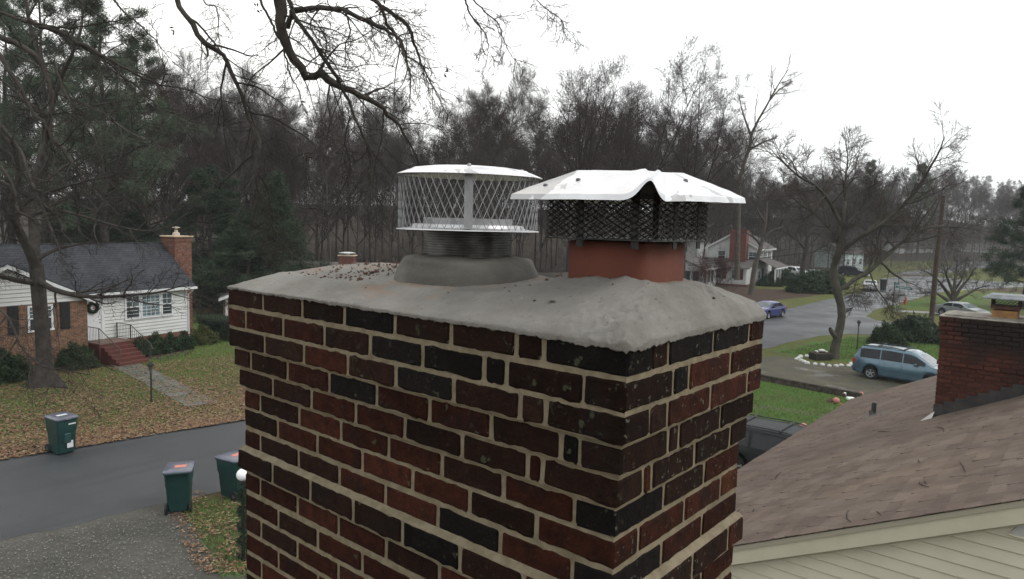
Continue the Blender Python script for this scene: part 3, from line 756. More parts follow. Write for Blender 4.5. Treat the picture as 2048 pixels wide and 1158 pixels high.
def clap(mb, x0, x1, z0, z1, y, e=.2, out=.02):
    z = z0
    while z < z1-.02:
        zt = min(z+e, z1)
        b = e*.14; mb.add([(x0, y-out, z+b), (x1, y-out, z+b), (x1, y-.002, zt), (x0, y-.002, zt), (x0, y-out*.2, z), (x1, y-out*.2, z), (x0, y, z), (x1, y, z)], [(0, 1, 2, 3), (4, 5, 1, 0), (6, 7, 5, 4), (0, 3, 6, 4), (1, 5, 7, 2)]); z += e
    return mb
def window(par, x0, x1, z0, z1, y, sash=True, grid=(2, 2), glass=None, fw=.09, shut=None):
    """window in a wall facing -y"""
    fr = MB(); p = .05
    fr.box(x0, x1, y-p, y, z1-fw, z1); fr.box(x0-.03, x1+.03, y-p-.03, y, z0-.02, z0+fw*.7)
    fr.box(x0, x0+fw, y-p, y, z0+fw*.7, z1-fw); fr.box(x1-fw, x1, y-p, y, z0+fw*.7, z1-fw)
    f = fr.part('window', WHT, par)
    zm = (z0+z1)/2
    a0, a1 = x0+fw, x1-fw
    g = MB().box(a0, a1, y-.015, y-.005, z0+fw*.7, zm) if sash else MB().box(a0, a1, y-.015, y-.005, z0+fw*.7, z1-fw)
    g.part('pane', glass or GLS, f)
    if sash:
        MB().box(a0, a1, y-.022, y-.012, zm, z1-fw).part('pane', glass or GLC, f)
        MB().box(a0, a1, y-.04, y-.001, zm-.03, zm+.03).part('meeting_rail', WHT, f)
    mu = MB(); zb = zm+.03 if sash else z0+fw*.7
    for k in range(1, grid[0]):
        x = a0+(a1-a0)*k/grid[0]; mu.box(x-.012, x+.012, y-.03, y-.0225, zb, z1-fw)
    for k in range(1, grid[1]):
        z = zb+(z1-fw-zb)*k/grid[1]; mu.box(a0, a1, y-.029, y-.0226, z-.012, z+.012)
    if mu.v: mu.part('muntins', WHT, f)
    return f
hA = math.radians(-12); hd = (math.sin(hA), math.cos(hA))
h1 = thing('white_siding_house', 'white sided house with brown brick front gable and dark shingle roof across the street', 'house', (-40.5, 17.8, 0), math.atan2(hd[1], hd[0]))
XL = -17.0; ZS = .88; ZE = 3.42
MB().box(XL, -.0, .012, 6.2, 0, ZE+.1).part('wall_core', WHS, h1)
MB().box(-6.2, .01, -.01, .02, 0, ZS).part('foundation', HB2, h1)
clap(MB(), -5.0, 0, ZS, ZE, .0, .185, .04).part('siding', WHS, h1)
MB().box(-.1, .012, -.035, .0, ZS-.02, ZE).part('corner_board', WHT, h1)
# brick wing front
MB().box(XL, -6.17, -.55, 0.02, 0, 3.3).part('brick_front', HB, h1)
gm = clap(MB(), -8.2, -6.75, 3.3, 3.5, -.55, .165)
gm = MB(); z = 3.25
GA, GZ = -9.9, 5.0
while z < GZ-.1:
    hw = (GZ-z)/(GZ-3.25)*3.55; hw2 = (GZ-min(z+.19, GZ))/(GZ-3.25)*3.55
    gm.add([(GA-hw, -.595, z+.03), (GA+hw, -.595, z+.03), (GA+hw2, -.553, z+.19), (GA-hw2, -.553, z+.19), (GA-hw, -.558, z), (GA+hw, -.558, z)], [(0, 1, 2, 3), (4, 5, 1, 0)]); z += .19
gm.part('gable_siding', WHS, h1)
# roofs
RB, RR = 3.08, 2.41
ro = MB(); x0r, x1r = XL-.3, .36; ye = -.36; ze = 3.50; yr = ye+RB; zr = ze+RR
ro.prism([(x0r, ye, ze), (x1r, ye, ze), (x1r, yr, zr), (x0r, yr, zr)], (0, 0, .06)); ro.prism([(x0r, yr, zr), (x1r, yr, zr), (x1r, yr+3.9, ze-.1), (x0r, yr+3.9, ze-.1)], (0, 0, .06))
ro.part('roof', DSH, h1)
MB().tube([(x0r, yr, zr+.07), (x1r, yr, zr+.07)], .045, 6).part('ridge_cap', DSH, h1)
g2 = MB(); ap = GZ+.22; dz = (ap-3.36)/3.85
for sgn in (1, -1):
    q = [(GA, -.85, ap), (GA+sgn*3.95, -.85, ap-3.95*dz), (GA+sgn*3.95, .2, ap-3.95*dz), (GA, 2.2, ap)]
    g2.prism(q if sgn < 0 else q[::-1], (0, 0, .06))
g2.part('gable_roof', DSH, h1)
for sgn in (1, -1):
    MB().prism([(GA, -.86, ap-.2), (GA+sgn*3.98, -.86, ap-3.98*dz-.2), (GA+sgn*3.98, -.86, ap-3.98*dz-.005), (GA, -.86, ap-.005)], (0, .03, 0)).part('rake_board', WHT, h1)
MB().prism([(x1r-.03, ye+.02, ze-.15), (x1r-.03, yr, zr-.15), (x1r-.03, yr, zr+.0), (x1r-.03, ye+.02, ze+.0)], (.03, 0, 0)).part('rake_board', WHT, h1)
MB().prism([(0, .02, ZE), (0, yr, zr-.2), (0, yr+3.4, ZE)], (-.05, 0, 0)).part('gable_end', WHS, h1)
gt = MB(); gt.box(-5.95, x1r+.02, ye-.11, ye+.0, ze-.12, ze+.02); gt.box(-5.95, x1r, ye+.002, .0, ze-.1, ze-.085)
gt.part('gutter', WHT, h1)
ds = MB(); ds.tube([(.18, ye-.03, ze-.1), (.16, ye+.02, ze-.22), (.06, -.07, ze-.42), (.05, -.07, .12), (.1, -.2, .05)], .055, 4); ds.part('downspout', WHT, h1)
# triple window
window(h1, -3.85, -2.95, 1.93, 3.28, -.02, True, (2, 2)); 
window(h1, -2.93, -1.72, 1.93, 3.28, -.02, False, (4, 3), glass_mat('blue curtained glass', (.13, .19, .22)))
window(h1, -1.70, -.95, 1.93, 3.28, -.02, True, (2, 2))
MB().box(-3.95, -.85, -.045, -.002, 3.282, 3.40).part('window_header', WHT, h1)
window(h1, -9.0, -7.85, 1.95, 3.2, -.56, True, (2, 3))
for x in (-9.62, -7.28):
    s = MB(); s.box(x-.23, x+.23, -.60, -.562, 1.9, 3.25)
    for k in range(17): s.box(x-.19, x+.19, -.612, -.598, 1.97+k*.073, 2.015+k*.073)
    s.part('shutter', mat('black shutter', (.012, .013, .014), None, 4, .5), h1)
# door
dx0, dx1, dz0 = -6.12, -5.14, 1.06
df = MB(); df.box(dx0-.14, dx0, -.05, .02, dz0-.03, 3.3); df.box(dx1, dx1+.16, -.05, .02, dz0-.03, 3.3); df.box(dx0-.14, dx1+.16, -.051, .02, 3.18, 3.34); df.part('door_frame', WHT, h1)
dr = MB(); dr.box(dx0, dx1, -.02, .015, dz0, 3.17)
for a, b, c, d in ((.1, .44, .15, .8), (.54, .88, .15, .8), (.1, .44, .95, 1.6), (.54, .88, .95, 1.6), (.1, .44, 1.72, 2.0), (.54, .88, 1.72, 2.0)): dr.bbox(dx0+a, dx0+b, -.03, -.018, dz0+c, dz0+d, .006)
drp = dr.part('door', WHT, h1)
for z in (1.95, 2.12): MB().lathe([(0, .05), (.03, .04), (.03, 0)], 10, T(dx1-.08, -.02, z) @ RX(math.pi/2)).part('handle', mat('brass', (.3, .22, .1), None, 4, .3, 1), drp)
MB().box(-5.9, -5.2, -.08, -.05, .0, 0.02).v
# porch slab and brick steps
SR = mat('red brick steps', (.11, .036, .028), (.075, .027, .022), 14, .85, 0, .25, .3, 60, .01)
MB().box(-6.1, -4.35, -1.35, -.02, 0, 1.0).part('porch', SR, h1)
MB().box(-6.08, -4.33, -1.37, -.03, 1.0, 1.05).part('porch_slab', mat('pinkish slab', (.17, .115, .09), (.13, .09, .07), 6, .85), h1)
for k in range(6):
    MB().bbox(-6.0, -4.4, -1.35-.3*(k+1), -1.35-.3*k+.02, 0, .86-.165*k, .012).part('step', SR, h1)
IR = mat('painted iron rail', (.10, .075, .07), (.06, .045, .042), 20, .6)
for x in (-6.05, -4.37):
    rl = MB(); tp = [(x, -.1, 1.85), (x, -1.3, 1.85), (x, -2.95, 1.0), (x, -3.1, .75)]
    rl.tube(tp, .022, 5); rl.tube([(x, -.1, 1.12), (x, -1.3, 1.12)], .014, 4)
    for y in (-.12, -1.3): rl.tube([(x, y, 1.0), (x, y, 1.85)], .02 if x < -5 else .03, 5)
    rl.tube([(x, -2.95, .1), (x, -2.95, 1.0)], .02, 5)
    for k in range(9): rl.tube([(x, -.2-.13*k, 1.1), (x, -.2-.13*k, 1.85)], .009, 4)
    for k in range(9):
        y = -1.45-.17*k; zt_ = 1.85-(abs(y)-1.3)*.515; rl.tube([(x, y, max(.05, zt_-.72)), (x, y, zt_)], .009, 4)
    rl.part('railing', IR, h1)
MB().box(-3.0, -2.55, -.03, -.0, .42, .62).part('foundation_vent', mat('vent grille', (.05, .045, .04), None, 4, .7), h1)
# chimney at the gable end
ch = MB(); ch.box(.40, 1.55, 1.55, 2.75, 0, 6.35); cp = ch.part('chimney', HB2, h1)
MB().box(.36, 1.59, 1.51, 2.79, 6.1, 6.25).part('chimney_band', HB2, cp)
MB().bbox(.30, 1.65, 1.45, 2.85, 6.35, 6.45, .03).part('chimney_cap', mat('buff cement', (.40, .31, .21), None, 6, .9), cp)
fl2 = MB(); fl2.lathe([(.22, 6.45), (.2, 6.62), (.1, 6.66), (.09, 6.9)], 12, T(.95, 2.15, 0)); fl2.lathe([(.22, 6.92), (.22, 6.96), (.0, 7.0)], 12, T(.95, 2.15, 0)); fl2.part('flue', mat('pale flue', (.45, .40, .33), None, 6, .7), cp, True, 40)
# wreath hanging on the door
wr = MB(); rw = random.Random(2)
for k in range(2600):
    a = rw.uniform(0, 6.283); b = rw.uniform(0, 6.283); R_ = .235+.075*math.cos(b); p = Vector((R_*math.cos(a), .07*math.sin(b)-.06, R_*math.sin(a)))
    d = Vector((rw.gauss(0, 1), rw.gauss(0, 1), rw.gauss(0, 1))).normalized()*.05; s = d.orthogonal().normalized()*.014
    wr.add([p-s, p+s, p+d], [(0, 1, 2)])
hw_ = thing('door_wreath', 'dark evergreen christmas wreath hanging on the white front door', 'wreath', h1.matrix_basis @ Vector((-5.6, -.04, 2.78)), h1.rotation_euler[2])
wr.lathe([(.235+.055*math.cos(6.283*k/8), .05*math.sin(6.283*k/8)) for k in range(8)], 24, T(0, -.06, 0) @ RX(math.pi/2), True); wr.part('greenery', mat('evergreen sprigs', (.012, .022, .012), (.03, .045, .022), 30, .8), hw_)
bw = MB(); bw.lathe([(0, .02), (.05, .012), (.06, 0)], 10, T(.0, -.13, -.02) @ RX(math.pi/2)); bw.part('bow', mat('pale bow', (.30, .12, .12), None, 3, .6), hw_)
# ================================================================== GROUND, STREETS
def ground_mat():
    m = NT('winter lawn'); P = m.geo.outputs['Position']; sep = m.n('SeparateXYZ'); m.l(P, sep.inputs[0])
    g = m.mix(m.ramp(m.noise(.35, 6, .6), .3, .7), (.075, .092, .022), (.105, .100, .036))
    g = m.mix(m.math('MULTIPLY', m.ramp(m.noise(2.6, 5, .7), .45, .7), .55), g, (.045, .062, .014))
    br = m.mix(m.ramp(m.noise(3.5, 5, .7), .3, .7), (.085, .060, .030), (.125, .092, .048))
    # more dead leaf and bare soil toward the left street, greener to the right
    k = m.math('ADD', m.ramp(sep.outputs[1], 30, -6, False), m.math('MULTIPLY', m.math('SUBTRACT', m.noise(.16, 5, .6), .5), 1.3))
    c = m.mix(m.ramp(k, .35, .95), g, br)
    c = m.mix(m.ramp(m.noise(.055, 3), .55, .66), c, (.072, .052, .034))
    c = m.hsv(c, m.math('ADD', m.math('MULTIPLY', m.noise(9, 4, .8), .9), .55))
    m.bump(m.noise(7, 5, .8), .7, .08); return m.set(c, .95, 0, .15)
GRD = ground_mat()
def sheet(name, pts, z, mtl, sub=0, jag=0., kind='structure'):
    """flat outline, optionally ragged at its edges"""
    P = [Vector((p[0], p[1])) for p in pts]; Q = []
    for a, b in zip(P, P[1:]+P[:1]):
        L = (b-a).length; n = max(1, int(L/sub)) if sub and L < 120 else 1
        nr = Vector((b.y-a.y, a.x-b.x)).normalized() if L > 0 else Vector((0, 0))
        for k in range(n):
            t = k/n; w = noise.noise(Vector((a.x+(b.x-a.x)*t, a.y+(b.y-a.y)*t, 4))*.9)*jag+noise.noise(Vector((a.x+(b.x-a.x)*t, a.y+(b.y-a.y)*t, 8))*3.1)*jag*.5 if jag else 0
            Q.append(a.lerp(b, t)+nr*w)
    if sum(a.x*b.y-b.x*a.y for a, b in zip(Q, Q[1:]+Q[:1])) < 0: Q = Q[::-1]
    tri = mathutils.geometry.tessellate_polygon([[Vector((q.x, q.y, 0)) for q in Q]])
    F = []
    for t in tri:
        a, b, c = (Q[i] for i in t)
        F.append(tuple(t) if (b.x-a.x)*(c.y-a.y)-(b.y-a.y)*(c.x-a.x) > 0 else tuple(t)[::-1])
    me = bpy.data.meshes.new(name); me.from_pydata([(q.x, q.y, z) for q in Q], [], F); me.update(); me.materials.append(mtl)
    return tag(link(name, me), kind=kind)
gm_ = MB(); NG = 60
xs_ = np.sign(np.linspace(-1, 1, NG))*np.abs(np.linspace(-1, 1, NG))**2*1800
gm_.add([(x, y, 0) for y in xs_ for x in xs_], [(j*NG+i, j*NG+i+1, (j+1)*NG+i+1, (j+1)*NG+i) for j in range(NG-1) for i in range(NG-1)])
tag(gm_.part('ground', GRD), kind='structure')
def at_(x, dep): q = D(x, 450, dep); return Vector((q.x, q.y, 0))
def px(*pp): return [G(x, y) for x, y in pp]
def asphalt_mat(name, a, b, wet):
    m = NT(name); P = m.geo.outputs['Position']
    c = m.mix(m.ramp(m.noise(.5, 6, .6), .3, .7), a, b)
    c = m.mix(m.ramp(m.noise(55, 3, .8), .42, .7), c, m.hsv(c, 1.5))
    mp = m.n('Mapping'); m.l(P, mp.inputs[0]); mp.inputs[3].default_value = (1.3, .09, 1)
    st = m.noise(1.0, 5, .6, mp.outputs[0]); c = m.mix(m.math('MULTIPLY', m.ramp(st, .48, .68), .4), c, tuple(x*.62 for x in a))
    sep = m.n('SeparateXYZ'); m.l(P, sep.inputs[0])
    w = m.math('MULTIPLY', m.ramp(sep.outputs[1], 30, 75, False), m.ramp(m.noise(.28, 4), .35, .6))
    r = m.math('SUBTRACT', wet, m.math('MULTIPLY', w, .27))
    m.bump(m.noise(70, 3, .7), .25, .008)
    return m.set(c, r, 0, .42)
ASP = asphalt_mat('worn damp asphalt', (.026, .0285, .0315), (.036, .0385, .0415), .60)
road = [Vector((-19.6, -30, 0))]+px((0, 1085), (440, 985))+px((1527, 699), (1580, 684), (1640, 672), (1700, 668), (1780, 671), (1880, 675))+[Vector((60, 47.5, 0)), Vector((60, 57.5, 0))]+px((1870, 652), (1800, 646), (1752, 641), (1735, 633), (1744, 622), (1775, 612), (1810, 603), (1850, 592), (1885, 584))
road += px((1960, 578), (2048, 574), (2048, 566), (1940, 560), (1868, 553), (1800, 553), (1768, 557), (1746, 573), (1722, 585), (1690, 592), (1640, 602), (1600, 612), (1560, 622))+px((487, 840), (0, 920))+[Vector((-26.3, -30, 0))]
sheet('street', road, .012, ASP, .35, .22)
sheet('cross_street', px((1765, 548), (1850, 540), (1905, 532), (1905, 524), (1985, 522), (2048, 528), (2048, 536), (1960, 536), (1900, 546), (1840, 550)), .014, ASP, 2, .3)
def gravel_mat():
    m = NT('gravel and dirt'); v = m.vor(22); n1 = m.noise(.7, 6, .6)
    c = m.mix(m.ramp(n1, .3, .7), (.050, .049, .042), (.074, .071, .061))
    c = m.mix(m.math('MULTIPLY', m.ramp(m.noise(34, 3, .7), .60, .75), .45), c, (.20, .19, .175))
    c = m.mix(m.math('MULTIPLY', m.ramp(m.noise(1.7, 5, .7), .52, .72), .6), c, (.065, .055, .042))
    c = m.hsv(c, m.math('ADD', m.math('MULTIPLY', v, .7), .7)); m.bump(v, .5, .02)
    return m.set(c, .9, 0, .2)
GRV = gravel_mat()
sheet('gravel_driveway', [Vector((-19.4, -20, 0))]+px((0, 1072), (250, 1022), (345, 1004), (392, 1048), (420, 1110), (500, 1165))+[Vector((-9, 4.8, 0)), Vector((-6, -20, 0))], .008, GRV, .3, .35)
MUD = NT('muddy drive'); _c = MUD.mix(MUD.ramp(MUD.noise(.6, 6, .65), .3, .7), (.082, .072, .050), (.050, .047, .036))
_c = MUD.mix(MUD.math('MULTIPLY', MUD.ramp(MUD.noise(1.4, 5, .7), .5, .7), .7), _c, (.07, .078, .028))
_c = MUD.mix(MUD.math('MULTIPLY', MUD.ramp(MUD.noise(.35, 3), .62, .7), .8), _c, (.13, .125, .115)); MUD.bump(MUD.noise(5, 5, .7), .8, .05)
MUDM = MUD.set(_c, MUD.math('SUBTRACT', .85, MUD.math('MULTIPLY', MUD.ramp(MUD.noise(.5, 4), .55, .7), .5)), 0, .3)
sheet('muddy_driveway', px((1440, 722), (1545, 712), (1590, 716), (1640, 728), (1700, 732), (1800, 752), (1900, 775), (2040, 800), (1990, 850), (1722, 797), (1600, 775), (1527, 757), (1440, 742)), .006, MUDM, .4, .4)
LWN = NT('green lawn'); _c = LWN.mix(LWN.ramp(LWN.noise(1.2, 6, .65), .3, .7), (.055, .115, .022), (.088, .150, .036))
_c = LWN.mix(LWN.math('MULTIPLY', LWN.ramp(LWN.noise(.5, 5, .6), .40, .60), .8), _c, (.092, .090, .038))
_c = LWN.mix(LWN.math('MULTIPLY', LWN.ramp(LWN.noise(.9, 4, .6), .56, .70), .7), _c, (.085, .070, .036))
_c = LWN.hsv(_c, LWN.math('ADD', LWN.math('MULTIPLY', LWN.noise(14, 4, .8), 1.2), .4)); LWN.bump(LWN.noise(9, 5, .8), .9, .09)
LWNM = LWN.set(_c, .95, 0, .15)
sheet('lawn', px((1180, 716), (1400, 743), (1527, 762), (1600, 779), (1722, 801), (1800, 815), (1760, 900), (1560, 880), (1400, 850), (1180, 830)), .007, LWNM, .4, .25)
sheet('corner_lawn', px((1535, 702), (1600, 688), (1660, 678), (1710, 672), (1790, 675), (1900, 679), (2040, 684), (2040, 760), (1920, 762), (1840, 742), (1700, 722), (1620, 716), (1560, 710)), .005, LWNM, .5, .5)
sheet('hydrant_lawn', px((1762, 618), (1800, 608), (1850, 596), (1900, 588), (2040, 586), (2040, 618), (1870, 620), (1800, 618)), .006, LWNM, .5, .4)
CON = mat('damp concrete walk', (.15, .15, .15), (.19, .185, .175), 3, .6, 0, .35, .3, 30, .01)
sheet('sidewalk', px((1790, 620), (1870, 624), (2040, 632), (2040, 636), (1870, 628), (1790, 623)), .016, CON)
sheet('lawn_path', px((1480, 806), (1560, 814), (1660, 830), (1660, 840), (1560, 823), (1480, 813)), .011, mat('worn lawn path', (.10, .095, .06), (.075, .075, .035), 3, .9, 0, .2, .5, 9, .03))
MUL = mat('bark mulch', (.045, .030, .024), (.075, .048, .036), 5, .95, 0, .15, .8, 16, .06)
sheet('mulch_bed', px((1300, 570), (1420, 562), (1520, 578), (1600, 580), (1690, 574), (1670, 586), (1600, 595), (1530, 604), (1440, 608), (1300, 602)), .006, MUL, .6, .5)
WFL = mat('woods floor', (.032, .025, .020), (.052, .040, .030), .8, .95, 0, .1, .6, 6, .08)
sheet('woods_floor', [at_(x, d) for x, d in ((-150, 50), (120, 53), (300, 55), (520, 62), (800, 70), (1300, 88), (1390, 118), (1700, 140), (1760, 200), (2100, 225), (2500, 260), (2500, 900), (-600, 900), (-600, 80))], .004, WFL)
sheet('mulch_bed', px((250, 715), (330, 722), (382, 708), (380, 695), (260, 700)), .006, MUL, .3, .3)
# stepping path of separate flagstones to the front steps
wk = tag(bpy.data.objects.new('flagstone_walk', None), kind='structure'); COL.objects.link(wk)
FSM = mat('wet flagstone', (.08, .083, .087), (.12, .12, .12), 4, .5, 0, .4, .35, 25, .012, .14)
A, B = G(246, 728), G(398, 806); wdir = (B-A).normalized(); wn = Vector((-wdir.y, wdir.x, 0)); Lw = (B-A).length; rw = random.Random(5)
k = 0.
while k < Lw:
    st_ = rw.uniform(.5, .8)
    cut = rw.uniform(-.2, .2)
    for a, b in ((-.62, cut-.015), (cut+.015, .62)):
        p = [A+wdir*(k+.02)+wn*a, A+wdir*(k+st_-.02)+wn*(a+rw.uniform(-.03, .03)), A+wdir*(k+st_-.02)+wn*(b+rw.uniform(-.02, .02)), A+wdir*(k+.02)+wn*b]
        MB().prism([(q.x, q.y, .0) for q in p][::-1], (0, 0, .05+rw.uniform(0, .015))).part('flagstone', FSM, wk)
    k += st_

# ================================================================== FALLEN LEAVES, GRASS
def scatter(name, n, fn, cols, size, kind='stuff', up=.35, label=None, cat=None, sh=None):
    V = np.zeros((n, 4, 3)); pts = np.array([fn() for _ in range(n)])
    a = rng.uniform(0, 2*np.pi, n); s = size*rng.uniform(.6, 1.35, n); tl = rng.normal(0, up, (n, 2)); cu = rng.uniform(-.3, .5, n)
    for k, (u, v) in enumerate(((-1, 0), (0, -.62), (1, 0), (0, .62))):
        lx = u*s; ly = v*s
        V[:, k, 0] = pts[:, 0]+lx*np.cos(a)-ly*np.sin(a); V[:, k, 1] = pts[:, 1]+lx*np.sin(a)+ly*np.cos(a)
        V[:, k, 2] = .045+np.abs(lx*tl[:, 0]+ly*tl[:, 1])+(np.abs(u)*cu*s*.4)
    F = np.arange(n*4).reshape(n, 4)
    me = npmesh(name, V.reshape(-1, 3), F, cols[0])
    for c in cols[1:]: me.materials.append(c)
    me.polygons.foreach_set('material_index', rng.integers(0, len(cols), n).astype(np.int32)); me.update()
    o = link(name, me); o['kind'] = kind
    return tag(o, label, cat)
LFC = [mat('leaf '+str(i), c, None, 5, .75, 0, .3) for i, c in enumerate(((.165, .092, .046), (.11, .06, .032), (.21, .135, .07), (.075, .045, .028), (.26, .18, .105), (.165, .078, .048)))]
# yard strip beside the far edge of the left street, thinning toward the house
ea, eb = G(0, 920), G(487, 840); ed = (eb-ea).normalized(); en = Vector((-ed.y, ed.x, 0))
if en.x > 0: en = -en
def leafpt():
    while True:
        t = rng.uniform(-4, 16); q = rng.exponential(4.0)
        if rng.random() < .35: q = rng.uniform(0, 13)
        if q < 14:
            p = ea+ed*t+en*(q-.15); 
            if rng.random() < .25+.75*(noise.noise(p*.5)+.55): return (p.x, p.y)
scatter('leaf_litter', 52000, leafpt, LFC, .056, label='thick brown leaf litter along the far edge of the street below the white house', cat='fallen leaves')
na, nb_ = G(300, 1030), G(470, 1000)
def leafpt2():
    while True:
        x, y = rng.uniform(340, 540), rng.uniform(985, 1150)
        if x > 345+.45*max(0, y-1040) and noise.noise(Vector((x*.02, y*.03, 0))) > -.35: p = G(x, y); return (p.x, p.y)
scatter('leaf_litter', 1500, leafpt2, LFC, .042, label='scattered brown leaves on the patchy grass beside the two near bins', cat='fallen leaves')
STC = [mat('stone chip '+str(i), c, None, 5, .85) for i, c in enumerate(((.15, .14, .125), (.10, .09, .08), (.22, .21, .19)))]
def gravpt():
    while True:
        x, y = rng.uniform(-60, 420), rng.uniform(1005, 1165)
        if y > 1092-.2*x+rng.uniform(-6, 4) and x < 350+rng.uniform(0, 80): p = G(x, y); return (p.x, p.y)
scatter('gravel', 1500, gravpt, STC, .022, up=.6, label='loose pale gravel chips on the dirt driveway at lower left', cat='gravel')
GRC = [mat('grass '+str(i), c, None, 5, .8) for i, c in enumerate(((.09, .18, .035), (.11, .21, .05), (.07, .14, .03), (.13, .17, .055)))]
def blades(name, n, fn, h, w, label):
    P = np.array([fn() for _ in range(n)]); a = rng.uniform(0, 2*np.pi, n); hh = h*rng.uniform(.5, 1.4, n); ln = rng.normal(0, .5, (n, 2))*hh[:, None]
    V = np.zeros((n, 3, 3)); V[:, 0, :2] = P+np.stack([np.cos(a), np.sin(a)], 1)*w; V[:, 1, :2] = P-np.stack([np.cos(a), np.sin(a)], 1)*w; V[:, 2, :2] = P+ln; V[:, 2, 2] = hh+.02; V[:, :2, 2] = .02
    me = npmesh(name, V.reshape(-1, 3), np.arange(n*3).reshape(n, 3), GRC[0])
    for c in GRC[1:]: me.materials.append(c)
    me.polygons.foreach_set('material_index', rng.integers(0, 4, n).astype(np.int32)); me.update()
    return tag(link(name, me), label, 'grass', kind='stuff')
def inpoly(poly, x, y):
    c = False; j = len(poly)-1
    for i in range(len(poly)):
        if (poly[i].y > y) != (poly[j].y > y) and x < (poly[j].x-poly[i].x)*(y-poly[i].y)/(poly[j].y-poly[i].y)+poly[i].x: c = not c
        j = i
    return c
def inpx(poly):
    P = px(*poly); x0, x1 = min(p.x for p in P), max(p.x for p in P); y0, y1 = min(p.y for p in P), max(p.y for p in P)
    def fn():
        while True:
            x, y = rng.uniform(x0, x1), rng.uniform(y0, y1)
            if inpoly(P, x, y): return (x, y)
    return fn
blades('grass', 34000, inpx(((1250, 730), (1400, 748), (1527, 764), (1720, 802), (1740, 850), (1500, 870), (1400, 850), (1250, 840))), .07, .012, 'bright green tufted grass of the lawn below the timber edging')
blades('grass', 14000, inpx(((1560, 705), (1700, 675), (1900, 680), (1900, 755), (1700, 722))), .08, .02, 'green grass of the corner lawn around the round shrubs')
blades('grass', 26000, inpx(((0, 770), (230, 735), (385, 700), (385, 640), (480, 640), (480, 830), (0, 900))), .08, .016, 'patchy green grass of the leafy front yard')
blades('grass', 5000, inpx(((360, 1010), (480, 990), (500, 1158), (440, 1158))), .06, .008, 'thin grass beside the near bins')

# ================================================================== TWO STOREY WHITE HOUSE (right, beyond the street)
GRF = dshingle('grey shingle', (.085, .078, .072), (.11, .10, .095))
REDB = wallbrick('red house brick', (.15, .052, .04), (.105, .038, .032), (.15, .10, .08))
RDM = mat('dull red board', (.08, .028, .025), (.06, .022, .02), 6, .7)
SHUT = mat('dark shutter', (.03, .022, .02), None, 4, .6)
h2o = G(1512, 571); h2 = thing('white_two_storey_house', 'two storey white house with tall red brick chimney and columned grey porch', 'house', h2o, math.radians(98))
# local: x to the right along the front (+Y in the world), y back; the gable end faces -x
clap(MB(), 0, 9.2, 0, 5.3, 0, .3, .03).part('front_wall', WHS, h2)
MB().box(.02, 9.2, .02, 7.0, 0, 5.3).part('wall_core', WHS, h2)
ge = MB(); z = 2.6
while z < 7.1:
    hw = 3.5 if z < 5.2 else 3.5*(7.2-z)/2.0; y0_, y1_ = 3.5-hw, 3.5+hw
    zt_ = z+.3; hw2 = 3.5 if zt_ < 5.2 else max(0, 3.5*(7.2-zt_)/2.0)
    ge.add([(-.03, y1_, z), (-.03, y0_, z), (-.002, 3.5-hw2, zt_), (-.002, 3.5+hw2, zt_), (0, y1_, z), (0, y0_, z)], [(0, 1, 2, 3), (4, 5, 1, 0)]); z += .3
ge.part('gable_siding', WHS, h2)
r2 = MB(); r2.prism([(-.3, -.45, 5.05), (9.6, -.45, 5.05), (9.6, 3.5, 7.3), (-.3, 3.5, 7.3)], (0, 0, .08)); r2.prism([(-.3, 3.5, 7.3), (9.6, 3.5, 7.3), (9.6, 7.45, 5.05), (-.3, 7.45, 5.05)], (0, 0, .08)); r2.part('roof', GRF, h2)
MB().box(-.28, 9.6, -.5, -.44, 4.9, 5.1).part('gutter', WHT, h2)
for s in (0, 1):
    y = -.45 if not s else 7.45
    MB().prism([(-.34, y, 4.85), (-.34, 3.5, 7.1), (-.34, 3.5, 7.36), (-.34, y, 5.1)], (.05, 0, 0)).part('rake_board', WHT, h2)
for x in (1.2, 3.9, 6.8):
    window(h2, x, x+1.0, 3.3, 4.7, -.04, True, (2, 2))
    MB().box(x-.45, x-.05, -.08, -.045, 3.3, 4.7).part('shutter', SHUT, h2); MB().box(x+1.05, x+1.45, -.08, -.045, 3.3, 4.7).part('shutter', SHUT, h2)
# gable end windows: built in a turned frame
ge_ = bpy.data.objects.new('gable_wall', MB().box(-7.0, 0, -.001, .02, 2.6, 2.7).mesh('gable_wall', WHS)); COL.objects.link(ge_); ge_.parent = h2; ge_.rotation_euler = (0, 0, -math.pi/2)
for x in (-5.6, -1.25): window(ge_, x, x+1.15, 3.3, 4.75, -.04, True, (2, 2))
# lower wing on the gable side with its own shed roof
MB().box(-3.4, -.04, .6, 7.4, .25, 2.55).part('wing_wall', WHS, h2)
MB().box(-3.45, -.04, .55, 7.45, 0, .25).part('wing_foundation', REDB, h2)
w2 = MB(); w2.prism([(-3.9, .1, 2.45), (.0, .1, 3.6), (.0, 7.8, 3.6), (-3.9, 7.8, 2.45)], (0, 0, .08)); w2.part('wing_roof', GRF, h2)
wg = bpy.data.objects.new('wing_front', MB().box(-7.4, -.6, -3.405, -3.40, .26, 2.5).mesh('wing_front', WHS)); COL.objects.link(wg); wg.parent = h2; wg.rotation_euler = (0, 0, -math.pi/2)
for x in (-7.1, -4.9, -2.6): 
    window(wg, x, x+.9, .95, 2.3, -3.41, True, (2, 2))
    MB().box(x+1.0, x+1.6, -3.46, -3.42, .9, 2.35).part('shutter', RDM, wg)
# chimney in front of the gable
MB().box(-1.35, -.04, 1.35, 3.6, 0, 7.75).part('chimney', REDB, h2)
